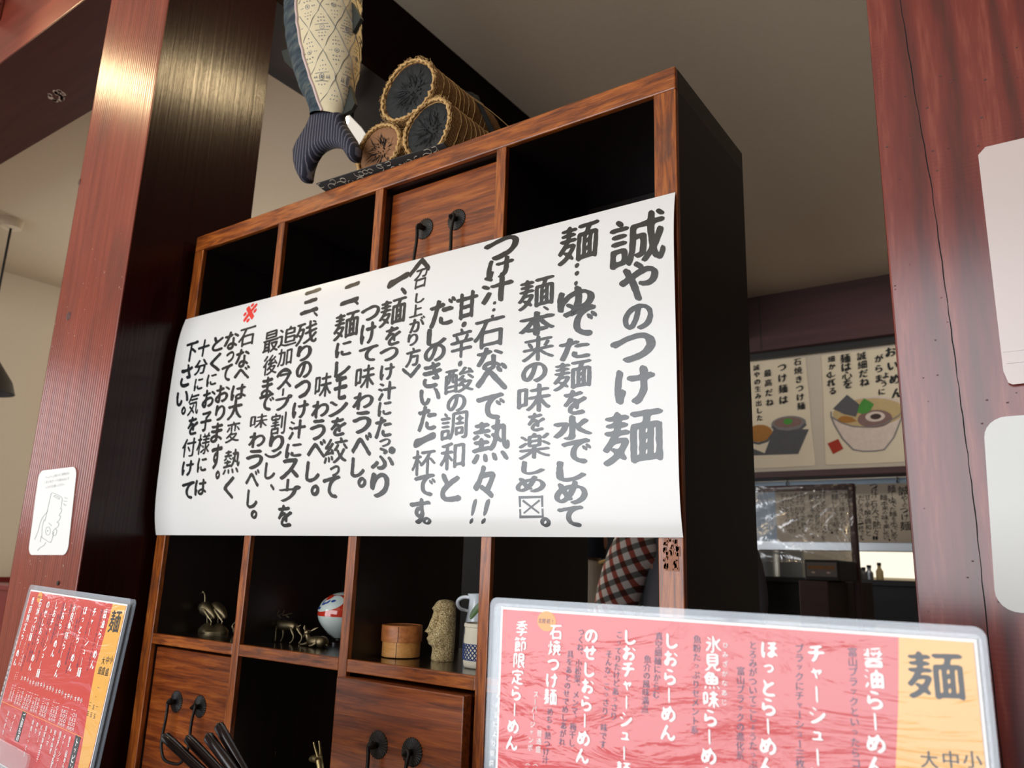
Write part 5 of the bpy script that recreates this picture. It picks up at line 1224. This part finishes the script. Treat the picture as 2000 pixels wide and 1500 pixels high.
for tx, x0_, x1_, yy, hh in (('PayPay支払いをご利用の方は', 480, 742, 262, 30), ('こちらのコードを読み込んで', 462, 740, 318, 32), ('レジまでお越しください。', 482, 702, 374, 32)):
    for i, ch in enumerate(tx):
        x_ = x0_ + (x1_ - x0_) * (i + .5) / len(tx); s_ = sq(*st_(x_, yy - 18 * (i + .5) / len(tx) + 8)); wd = (x1_ - x0_) / len(tx) / 417 * .152 * .86
        V, F, gw, gh, gx, gy = glyph(ch, weight=.006, rough=0, spread=0, step=.25)
        put_glyph(k, ch, s_.x, s_.y + (gy - .38) * .0055, wd * gw, .0062 * gh, lambda a, b_, l_: (a, -.1318, b_), weight=.006, rough=0, spread=0, step=.25)
obj('drawing_and_text', k, 'grey_line', sk)
bs = thing('blank_sticker', 'blank rounded white sign on the right post, cut by the right edge', 'sign', (1.49, -.1312, 1.15))
obj('sticker_sheet', MB().slab([(x_ + (z_ - 1.1575) * .035, z_) for x_, z_ in rrect(1.4165, 1.585, 1.1575, 1.3125, .0165)], -.1335, -.1302), 'white_card', bs)
sl = thing('plastic_sleeve', 'milky plastic sleeve with paper inside hanging on the right post above the blank sign', 'sleeve', (1.51, -.1312, 1.34))
obj('inner_sheet', MB().box(1.4630, 1.575, -.1336, -.1328, 1.36, 1.5225), 'p_pale', sl)
k = MB(); k.slab([(1.4400, 1.3500), (1.4425, 1.3400), (1.4455, 1.3382), (1.60, 1.3420), (1.60, 1.553), (1.4460, 1.5535), (1.4400, 1.5475)], -.1355, -.1345)
obj('sleeve_film', k, 'sleeve', sl)
obj('sealed_hem', MB().box(1.4425, 1.60, -.1362, -.1342, 1.3560, 1.3580).box(1.4410, 1.60, -.1360, -.1342, 1.3660, 1.3672), 'sleeve', sl)

# ================================================================ lamps
lp = thing('spotlight', 'white cylinder spotlight glowing behind the fish tail under the dark beam', 'lamp', (-.225, .58, 2.55))
A_ = Vector((-.196, .535, 2.480)); B2 = Vector((-.240, .640, 2.492)); dv = (B2 - A_).normalized()
obj('lamp_body', MB().tube([A_, A_ + dv * .002, A_ + dv * .09, B2], [.020, .026, .028, .026], 24), 'glowglass', lp, smooth=True)
obj('lamp_face', MB().tube([A_ - dv * .0015, A_ + dv * .001], [.0195, .0195], 24), 'lit', lp)
obj('back_cap', MB().tube([B2, B2 + dv * .007], [.0285, .026], 24), 'dark', lp)
obj('stem', MB().tube([(A_ + B2) / 2 + Vector((0, 0, .028)), ((A_ + B2) / 2).to_tuple()[:2] + (2.551,)], .006, 10), 'dark', lp)
L3 = bpy.data.lights.new('spotlight_beam', 'SPOT'); L3.energy = 6; L3.color = (1, .82, .55); L3.spot_size = 1.9; L3.spot_blend = .6; L3.shadow_soft_size = .02
o = bpy.data.objects.new('spotlight_beam', L3); o.matrix_world = Matrix.Translation(A_ - dv * .02); o.rotation_euler = (-dv).to_track_quat('-Z', 'Y').to_euler() ; o.location = A_ - dv * .02; COL.objects.link(o)
def hung_spot(name, lab, mount, head, e, fixt):
    t = thing(name, lab, 'lamp', mount); head = Vector(head); mount = Vector(mount)
    d = Vector(fixt).normalized()
    obj('mount_plate', MB().lathe(mount, [(.035, 0), (.035, -.012), (.028, -.018)], 24), 'lampwhite', t, smooth=True)
    obj('stem', MB().tube([mount, head - d * .03], .007, 8), 'dark', t)
    obj('lamp_body', MB().tube([head - d * .07, head - d * .068, head], [.02, .034, .036], 24), 'dark', t, smooth=True)
    obj('lamp_face', MB().tube([head, head + d * .002], [.031, .031], 24), 'lit', t)
    L = bpy.data.lights.new(name + '_beam', 'SPOT'); L.energy = e; L.color = (1, .74, .40); L.spot_size = 1.6; L.spot_blend = .7; L.shadow_soft_size = .055
    o = bpy.data.objects.new(name + '_beam', L); o.location = head + d * .03; o.rotation_euler = d.to_track_quat('-Z', 'Y').to_euler(); COL.objects.link(o)
hung_spot('spotlight', 'black ceiling spotlight above the left beam, out of frame', (-.96, -.50, H), (-.95, -.48, 2.70), 9, (.8, .35, -.45))
hung_spot('spotlight', 'black ceiling spotlight above the shelf, out of frame', (.68, .36, H), (.66, .37, 2.70), 13, (-.65, -.35, -.6))
bs2 = thing('spotlight', 'black cylinder spotlight fixed to the lit beam at the top left corner', 'lamp', (-1.03, -.13, 2.79))
obj('lamp_body', MB().tube([(-1.055, -.165, 2.765), (-1.0, -.165, 2.86 - .06)], [.040, .040], 24), 'dark', bs2, smooth=True)
obj('mount_plate', MB().box(-1.10, -.985, -.142, -.1302, 2.725, 2.80, .003), 'beam', bs2)
obj('bracket', MB().tube([(-1.045, -.135, 2.80), (-1.045, -.175, 2.79)], .006, 8), 'steel', bs2)

pd = thing('pendant_lamp', 'pendant lamp on a thin black cord near the left wall', 'lamp', (-2.79, .646, H))
obj('ceiling_canopy', MB().lathe((-2.79, .646, H), [(.052, 0), (.052, -.022), (.050, -.022), (.046, -.045), (.010, -.047)], 28), 'plaster', pd, smooth=True)
obj('cord', MB().tube([(-2.79, .646, H - .045), (-2.79, .646, 2.10)], .006, 8), 'cord', pd)
obj('lamp_shade', MB().lathe((-2.79, .646, 1.93), [(.02, .17), (.06, .16), (.13, .06), (.15, 0), (.145, 0), (.12, .06), (.05, .15)], 32), 'dark', pd, smooth=True)

# ================================================================ posters on the board over the serving opening
pb = thing('poster_board', 'cream board holding two ramen posters on the far wall', 'board', (.5, YB - .01, 1.775))
obj('panel', MB().box(-.3, 1.9, YB - .012, YB, 1.772, 2.452), 'board', pb)
def poster(lab, outl, texts, paint, x_, z_):
    t = thing('ramen_poster', lab, 'poster', (x_, YB - .014, z_)); yb = YB - .0125
    obj('poster_sheet', MB().slab(outl, yb - .003, yb), 'posterpaper', t)
    for i, (nm, poly, m_) in enumerate(paint): obj(nm, MB().slab(poly, yb - .0034 - .0003 * i, yb - .003 - .0003 * i), m_, t)
    k = MB()
    for tx, a, b_, c_, d_, s_ in texts: column(k, tx, a, b_, c_, d_, s_, lambda x, z, l_: (x, yb - .0062 - .0001 * l_, z), weight=.02, rough=.012, spread=.04, step=.08)
    obj('lettering', k, 'p_black', t)
def ellp(cx, cz, a, b_, n_=28, rot=0): return [(cx + a * math.cos(t) * math.cos(rot) - b_ * math.sin(t) * math.sin(rot), cz + a * math.cos(t) * math.sin(rot) + b_ * math.sin(t) * math.cos(rot)) for t in [2 * PI * q / n_ for q in range(n_)]]
def outline(pts, w_, closed=False):
    P = [Vector(p) for p in pts]; L_, R_ = [], []
    for i, p in enumerate(P):
        d = (P[min(i + 1, len(P) - 1)] - P[max(0, i - 1)]).normalized(); n_ = Vector((-d.y, d.x)) * w_ / 2; L_.append(tuple(p + n_)); R_.append(tuple(p - n_))
    return L_ + R_[::-1]
poster('painted poster of a white ramen bowl with seaweed and red seal', [(.413, 2.434), (.41, 2.2), (.404, 2.0), (.400, 1.806), (.408, 1.798), (.6, 1.795), (.86, 1.797), (.862, 2.43)],
       [('おいめん', .775, 2.445, .797, 2.135, .062), ('がらま', .719, 2.405, .706, 2.235, .048), ('ように', .752, 2.30, .712, 2.165, .040), ('誠細だね', .628, 2.428, .634, 2.225, .052), ('麺は心を', .541, 2.425, .547, 2.225, .058), ('細かして', .468, 2.428, .466, 2.250, .040), ('くれる', .445, 2.335, .466, 2.195, .046)],
       [('bowl', [(.446, 2.07), (.46, 2.03), (.50, 1.94), (.551, 1.876), (.62, 1.862), (.708, 1.867), (.77, 1.95), (.81, 2.05), (.83, 2.09), (.79, 2.14), (.70, 2.165), (.60, 2.165), (.50, 2.13)], 'p_pale'),
        ('soup', ellp(.640, 2.078, .185, .080, 36, -.02), 'p_tan'),
        ('char_siu', ellp(.672, 2.040, .088, .050), 'p_mauve'), ('char_siu', ellp(.675, 2.052, .050, .028), 'p_pale'), ('char_siu', ellp(.678, 2.052, .028, .016), 'p_dark'),
        ('bamboo_shoots', [(.478, 2.052), (.50, 2.068), (.526, 2.068), (.555, 2.058), (.580, 2.034), (.54, 2.028), (.50, 2.030)], 'p_brown'),
        ('spring_onion', [(.584, 2.084), (.602, 2.13), (.625, 2.160), (.65, 2.142), (.674, 2.121), (.655, 2.09), (.642, 2.078), (.61, 2.072)], 'p_green'),
        ('seaweed', [(.458, 2.115), (.538, 2.189), (.599, 2.127), (.577, 2.059), (.517, 2.079)], 'p_slate'),
        ('red_seal', [(.418, 1.919), (.476, 1.941), (.500, 1.884), (.445, 1.857)], 'p_seal'),
        ('bowl_outline', outline([(.448, 2.10), (.446, 2.07), (.462, 2.02), (.50, 1.94), (.551, 1.876), (.60, 1.864), (.66, 1.862), (.708, 1.867), (.76, 1.93), (.80, 2.02), (.83, 2.08)], .007), 'p_slate2'),
        ('rim_outline', outline([(.448, 2.07), (.50, 2.03), (.56, 2.005), (.64, 1.995), (.72, 2.008), (.79, 2.045), (.825, 2.08)], .006), 'p_slate2')], .6, 1.80)
poster('painted poster of dipping noodles and a stone bowl on slate', [(-.10, 2.456), (.323, 2.435), (.330, 2.2), (.335, 2.0), (.346, 1.815), (.338, 1.797), (.1, 1.795), (-.10, 1.797)],
       [('石焼きつけ麺', .277, 2.440, .285, 2.120, .048), ('つけ麺は', .186, 2.425, .186, 2.160, .056), ('最高だね', .100, 2.395, .105, 2.155, .048), ('誠やの生み出した', .034, 2.430, .042, 2.075, .040)],
       [('slate_tray', [(.062, 1.884), (.120, 2.023), (.321, 2.008), (.254, 1.868), (-.06, 1.875), (-.08, 1.95)], 'p_slate'),
        ('noodles', ellp(.035, 2.004, .078, .052), 'p_brown'), ('noodle_bowl', outline([(-.05, 1.985), (-.02, 1.955), (.03, 1.943), (.08, 1.955), (.115, 1.995)], .014), 'p_slate'),
        ('stone_bowl', ellp(.208, 2.050, .100, .045), 'p_slate2'), ('soup', ellp(.205, 2.056, .080, .030), 'p_mauve'), ('spring_onion', ellp(.205, 2.062, .026, .018), 'p_green'), ('bowl_side', outline([(.112, 2.04), (.14, 2.012), (.20, 2.0), (.27, 2.008), (.306, 2.04)], .016), 'p_slate')], .15, 1.80)

# ================================================================ kitchen behind the serving opening
hd = thing('extractor_hood', 'blue grey steel hood front under the poster rail with a bright lower edge', 'hood', (.3, 3.9, 1.36))
obj('hood_body', MB().box(-.28, 1.8, 3.86, 4.5, 1.36, 1.735, .004), 'steel_blue', hd)
obj('hood_edge', MB().box(-.29, 1.82, 3.835, 3.862, 1.330, 1.385, .004), 'steel', hd)
for x_ in (.14, .735): obj('hook', MB().tube([(x_, 3.855, 1.735), (x_, 3.83, 1.715), (x_, 3.85, 1.700)], .004, 6), 'dark', hd)
hs = thing('paper_banner', 'far pinned sheet repeating the banner text on the steel hood', 'banner', (.43, 3.82, 1.38))
obj('sheet', MB().box(.075, .800, 3.8205, 3.8220, 1.378, 1.698), 'board', hs)
k = MB(); rows_ = [''.join(it.split()[0] for it in r_.split(';')) for r_ in rows]
for ri, row in enumerate(rows):
    if '※' in row: continue
    for it in row.split(';'):
        ch, a, b_, w_, h_ = it.split(); a, b_, w_, h_ = [int(q) / 1e4 for q in (a, b_, w_, h_)]
        if ch in '・、。!': ch = '●' 
        put_glyph(k, ch, .075 + a * .66, 1.378 + (b_ - 1.219) * .724, w_ * .66, h_ * .724, lambda x, z, l_: (x, 3.8195, z), weight=.01, rough=0, spread=0, step=.3)
obj('lettering', k, 'p_black', hs)
struct('window_3', MB().box(.06, .56, 5.96, 6.0, 1.20, 1.50), 'kitwin')
sp = thing('steel_splashback', 'stainless steel wall panel at the back of the kitchen', 'panel', (-1, 5.9, 0))
obj('panel', MB().box(-1.6, -.35, 5.92, 5.99, .6, 1.9), 'steel', sp)
kc = thing('kitchen_worktop', 'steel kitchen worktop under the daylit back window', 'counter', (.3, 5.5, 0))
obj('worktop', MB().box(-1.4, 1.9, 5.1, 5.9, 1.14, 1.18, .004), 'dark', kc); obj('cabinet_body', MB().box(-1.4, 1.9, 5.15, 5.9, 0, 1.14), 'dark', kc)
for i, (x_, h_, r_, mt_, lab) in enumerate([(.155, .13, .035, 'dark', 'tall dark bottle on the kitchen sill, leftmost'), (.235, .085, .028, 'steel', 'short steel tin on the kitchen sill'), (.30, .105, .026, 'p_tan', 'amber bottle with dark cap on the kitchen sill'), (.185, .07, .025, 'p_slate2', 'squat grey jar beside the tall dark bottle')]):
    b = thing('bottle' if i in (0, 2) else 'jar', lab, 'bottle' if i in (0, 2) else 'jar', (x_, 5.5 + .03 * i, 1.18))
    obj('body', MB().lathe((x_, 5.5 + .03 * i, 1.18), [(r_, 0), (r_, h_ * .6), (r_ * .5, h_ * .8), (r_ * .5, h_)], 20), mt_, b, smooth=True)
    obj('lid', MB().lathe((x_, 5.5 + .03 * i, 1.18 + h_), [(r_ * .6, 0), (r_ * .6, .02)], 16), 'dark', b)
pn = thing('stock_pot', 'tall steel stock pot on the kitchen worktop', 'pot', (-.55, 5.4, 1.18))
obj('pot_body', MB().lathe((-.55, 5.4, 1.18), [(.16, 0), (.16, .26), (.17, .265), (.165, .27), (.15, .26), (.15, .02)], 32), 'steel', pn, smooth=True)
for s_ in (-1, 1): obj('handle', MB().tube(chaikin([(-.55 + s_ * .16, 5.36, 1.36), (-.55 + s_ * .21, 5.37, 1.36), (-.55 + s_ * .21, 5.43, 1.36), (-.55 + s_ * .16, 5.44, 1.36)]), .006, 8), 'steel', pn)
# red frame wrapped in film, till and pedestal
tb = thing('service_table', 'dark table with black clutter carrying the till stand', 'table', (.6, 2.4, 0))
obj('tabletop', MB().box(.34, 1.3, 1.98, 2.85, .90, .94, .003), 'dark', tb)
for x_, y_ in ((.38, 2.03), (1.25, 2.03), (.38, 2.8), (1.25, 2.8)): obj('leg', MB().box(x_ - .025, x_ + .025, y_ - .025, y_ + .025, 0, .90), 'dark', tb)
pe = thing('till_stand', 'plum wooden box stand under the small till display', 'stand', (.73, 2.3, .94))
obj('box_body', MB().box(.683, .781, 2.0, 2.74, .9405, 1.1690, .003), 'beam_far', pe)
rg = thing('till_display', 'small black till display with faint orange digits', 'till', (.76, 2.15, 1.17))
obj('case', MB().box(.705, .820, 2.0, 2.27, 1.1695, 1.2405, .004), 'dark', rg); obj('screen', MB().box(.712, .812, 1.9985, 2.0, 1.184, 1.232), 'p_slate2', rg)
k = MB()
for q in range(11): k.box(.719 + q * .0080, .7245 + q * .0080, 1.9975, 1.9986, 1.208, 1.2205)
obj('digits', k, 'p_brown', rg)
k = MB()
for q in (0, 1): k.ell((.735 + q * .05, 1.998, 1.1975), (.007, .001, .0035), 10, 5)
obj('reflected_keys', k, 'p_pale', rg)
ff = thing('wrapped_frame', 'red brown wooden frame stretched with wrinkled clear film, above the till', 'frame', (.5, 2.3, .94))
obj('upright', MB().box(.799, .824, 2.30, 2.325, .9405, 1.535, .003), 'redframe', ff)
obj('upright', MB().box(.38, .405, 2.30, 2.325, .9405, 1.535, .003), 'redframe', ff)
obj('crossbar', MB().box(.405, .799, 2.30, 2.325, 1.512, 1.535, .003), 'redframe', ff)
k = MB(); nu, nv = 60, 40; vs = []
def wr(u, v):
    a = math.atan2(1 - v + .02, 1 - u + .02); r_ = math.hypot(1 - u, 1 - v); b_ = math.atan2(v + .02, 1 - u + .02)
    return .016 * math.sin(a * 15) * math.exp(-r_ * 1.6) + .014 * math.sin(b_ * 13) * math.exp(-math.hypot(1 - u, v) * 2.2)
for j in range(nv + 1):
    for i in range(nu + 1): u = i / nu; v = j / nv; vs.append((.39 + .428 * u, 2.285 + wr(u, v), 1.235 + .298 * v))
k.add(vs, [(j * (nu + 1) + i, j * (nu + 1) + i + 1, (j + 1) * (nu + 1) + i + 1, (j + 1) * (nu + 1) + i) for j in range(nv) for i in range(nu)])
obj('stretched_film', k, 'wrap', ff, smooth=True)
k = MB()   # tape studs
for z_ in (1.515, 1.455, 1.40): k.lathe((.811, 2.2995, z_), [(.006, 0), (.005, -.002), (.001, -.003)], 12, 'y')
obj('stud', k, 'p_pale', ff)

# ================================================================ two diners seen through the open cells
def skin_mesh(name, verts, edges, radii, mat, parent, sub=1, root=0):
    me = bpy.data.meshes.new(name); me.from_pydata(verts, edges, []); o = bpy.data.objects.new(name, me); COL.objects.link(o)
    sk_ = o.modifiers.new('s', 'SKIN'); sk_.use_smooth_shade = True
    for i, r_ in enumerate(radii): me.skin_vertices[0].data[i].radius = (r_, r_) if not isinstance(r_, tuple) else r_
    me.skin_vertices[0].data[root].use_root = True
    sb = o.modifiers.new('u', 'SUBSURF'); sb.levels = sub
    ev = o.evaluated_get(bpy.context.evaluated_depsgraph_get()); m2 = bpy.data.meshes.new_from_object(ev); o.modifiers.clear(); o.data = m2; m2.name = name
    m2.materials.clear(); m2.materials.append(M[mat]); m2.shade_smooth()
    inv = MAT[parent].inverted(); m2.transform(inv); o.parent = parent; MAT[o] = MAT[parent]; return o
def diner(lab, base, face, coat, sleeve_mat, hat, trous='dark', wd=1):
    """seated figure: base is the point on the floor under the pelvis, face the heading angle"""
    t = thing('person', lab, 'person', base)
    R_ = Matrix.Rotation(face, 4, 'Z'); bs_ = Vector(base)
    def P_(x_, y_, z_): return tuple(bs_ + R_ @ Vector((x_ * (wd if abs(x_) > .1 else 1), y_, z_)))     # local: x right, y forward
    # one continuous body
    v = []; e = []; r = []
    def add(p, rad, par=None):
        v.append(P_(*p)); r.append(rad)
        if par is not None: e.append((par, len(v) - 1))
        return len(v) - 1
    pel = add((0, 0, .55), .13 * wd); wst = add((0, .01, .70), .115 * wd, pel); ch = add((0, .02, .88), .130 * wd, wst); nk0 = add((0, .02, 1.02), .062, ch); nk = add((0, .035, 1.10), .052, nk0)
    hd0 = add((0, .05, 1.155), .070, nk)
    for s_ in (-1, 1):
        sh_ = add((s_ * .165, .01, .975), .050, ch); el = add((s_ * .215, .09, .74), .042, sh_); wr_ = add((s_ * .13, .31, .735), .026, el); pm = add((s_ * .10, .375, .745), .028, wr_)
        for q, (dx, L_) in enumerate(((-.026, .066), (-.009, .076), (.009, .070), (.026, .056))):
            f1 = add((s_ * .10 + dx, .415, .748), .0095, pm); f2 = add((s_ * .10 + dx * 1.1, .415 + L_ * .5, .742), .0085, f1); add((s_ * .10 + dx * 1.1, .415 + L_ * .85, .728), .0075, f2)
        t1 = add((s_ * .10 - s_ * .035, .375, .745), .0105, pm); add((s_ * .10 - s_ * .055, .405, .740), .0085, t1)
        hp = add((s_ * .09, .02, .53), .085, pel); kn = add((s_ * .12, .42, .50), .062, hp); an = add((s_ * .12, .40, .10), .040, kn); add((s_ * .12, .52, .045), .038, an)
    skin_mesh('body', v, e, r, 'skin', t, 1)
    # head with face
    k = MB(); rr = []; hc = Vector((0, .055, 1.215)); n_ = 32
    for i in range(25):
        th = PI * (i + .01) / 24.02; ring = []; z_ = math.cos(th)
        for q in range(n_):
            a = 2 * PI * q / n_; x_ = math.sin(a) * math.sin(th); y_ = math.cos(a) * math.sin(th)
            wx = .074 * (1 - .18 * max(0, -z_)); wy = .092 * (1 - .12 * max(0, -z_)); d = 0; ang = a if a < PI else a - 2 * PI
            d += .022 * math.exp(-(ang / .16) ** 2) * math.exp(-((z_ + .22) / .20) ** 2); d -= .008 * math.exp(-((abs(ang) - .36) / .18) ** 2) * math.exp(-((z_ - .02) / .13) ** 2)
            d += .005 * math.exp(-(ang / .28) ** 2) * math.exp(-((z_ + .55) / .07) ** 2) + .007 * math.exp(-(ang / .3) ** 2) * math.exp(-((z_ + .82) / .12) ** 2)
            ring.append(P_(hc.x + x_ * wx, hc.y + y_ * wy + d * (1 if y_ > 0 else 0), hc.z + z_ * .115))
        rr.append(ring)
    k.rings(rr); 
    for s_ in (-1, 1): k.ell(P_(s_ * .077, .045, 1.205), (.010, .018, .030), 10, 8)
    hdo = obj('head', k, 'skin', t, smooth=True)
    k = MB()
    for s_ in (-1, 1): k.ell(P_(s_ * .030, .055 + .076, 1.217), (.011, .009, .007), 10, 6)
    obj('eyes', k, 'dark', hdo); obj('mouth', MB().ell(P_(0, .055 + .084, 1.152), (.022, .006, .004), 12, 6), 'p_seal', hdo)
    k = MB(); rr = []
    for i in range(13):
        th = PI * .60 * (i + .02) / 12; ring = []
        for q in range(n_):
            a = 2 * PI * q / n_; drop = (.035 if math.cos(a) < .1 else -.03) * (i / 12) ** 2
            ring.append(P_(hc.x + .083 * math.sin(a) * math.sin(th), hc.y - .004 + .102 * math.cos(a) * math.sin(th), hc.z + .006 + .125 * math.cos(th) - drop))
        rr.append(ring)
    k.rings(rr, caps=True); obj('cap' if hat else 'hair', k, 'cap' if hat else 'hair', t, smooth=True)
    # jacket over trunk and arms
    v, e, r = [], [], []
    a0 = add((0, 0, .57), .165 * wd); a1 = add((0, .01, .72), .150 * wd, a0); a2 = add((0, .02, .91), .160 * wd, a1); a3 = add((0, .02, 1.03), .110, a2); a4 = add((0, .03, 1.10), .094, a3); add((0, .035, 1.15), .088, a4)
    skin_mesh('jacket', v, e, r, coat, t, 2)
    for s_ in (-1, 1):
        v, e, r = [], [], []; b0 = add((s_ * .101, .02, .965), .085); b1 = add((s_ * .175, .01, .965), .074, b0); b2 = add((s_ * .232, .06, .80), .058, b1); b3 = add((s_ * .220, .12, .735), .058, b2); add((s_ * .15, .275, .735), .042, b3)
        skin_mesh('sleeve', v, e, r, sleeve_mat if s_ < 0 else coat, t, 2)
    for s_ in (-1, 1):
        v, e, r = [], [], []; c0 = add((s_ * .07, 0, .53), .10); c1 = add((s_ * .12, .43, .50), .078, c0); add((s_ * .12, .41, .12), .055, c1); skin_mesh('trouser_leg', v, e, r, trous, t, 1)
    return t
ZF = .0
diner('person in beige jacket and navy cap seen from behind through the open cell', (.030, 1.60, .075), .12, 'beige', 'beige', True)
diner('person in slate coat with red white plaid sleeves seen from behind beside the right stile', (.665, 1.05, .285), .65, 'greycoat', 'plaid', False, wd=.76)
for h_, x_, y_, lab in ((.42, .03, 1.60, 'dark stool under the person in the beige jacket'), (.645, .665, 1.05, 'dark bar stool under the person in the slate coat')):
    s_ = thing('stool', lab, 'stool', (x_, y_, 0)); obj('seat', MB().lathe((x_, y_, h_), [(.17, 0), (.18, .01), (.18, .045), (.16, .055)], 28), 'dark', s_, smooth=True)
    for a in range(4): obj('leg', MB().tube([(x_ + .12 * math.cos(a * PI / 2 + .78), y_ + .12 * math.sin(a * PI / 2 + .78), h_), (x_ + .17 * math.cos(a * PI / 2 + .78), y_ + .17 * math.sin(a * PI / 2 + .78), 0)], .015, 8), 'dark', s_)
rk = thing('rucksack', 'small navy rucksack with a brass buckle between the two diners', 'bag', (.262, 1.45, .62))
k = MB(); rr = []
for h_, s1 in ((0, .8), (.03, 1), (.22, 1.02), (.42, .95), (.54, .8), (.58, .5), (.60, .15)):
    rr.append([(.262 + .045 * s1 * math.copysign(abs(math.cos(a)) ** .7, math.cos(a)), 1.45 + .055 * s1 * math.copysign(abs(math.sin(a)) ** .7, math.sin(a)), .615 + h_) for a in [2 * PI * q / 24 for q in range(24)]])
k.rings(rr); obj('bag_body', k, 'cap', rk, smooth=True)
k = MB(); k.tube(chaikin([(.315, 1.392, 1.195), (.33, 1.388, 1.200), (.375, 1.388, 1.225), (.39, 1.40, 1.235)]), [.004] * 14, 6) if False else k.tube([(.228, 1.392, 1.203), (.250, 1.388, 1.209), (.290, 1.388, 1.226)], [.008, .007, .002], 8)
obj('buckle', k, 'brass', rk, smooth=True)
bn = thing('bench_box', 'plain dark bench carrying the rucksack', 'bench', (.262, 1.45, 0)); obj('bench_body', MB().box(.21, .31, 1.42, 1.51, 0, .614, .004), 'dark', bn)
cb_ = thing('backdrop', 'dark wooden cupboard with pale shelf strips added to darken the far wall beyond the diners', 'backdrop', (-2, 3.5, 0))  # added near black box that keeps the view through the cells dark
obj('backdrop_body', MB().box(-3.6, -.34, 3.35, 3.705, 0, 2.0, .004), 'backdrop', cb_)
for z_ in (1.30, 1.62): obj('shelf_strip', MB().box(-2.25, -1.95, 3.335, 3.352, z_, z_ + .045), 'board', cb_)
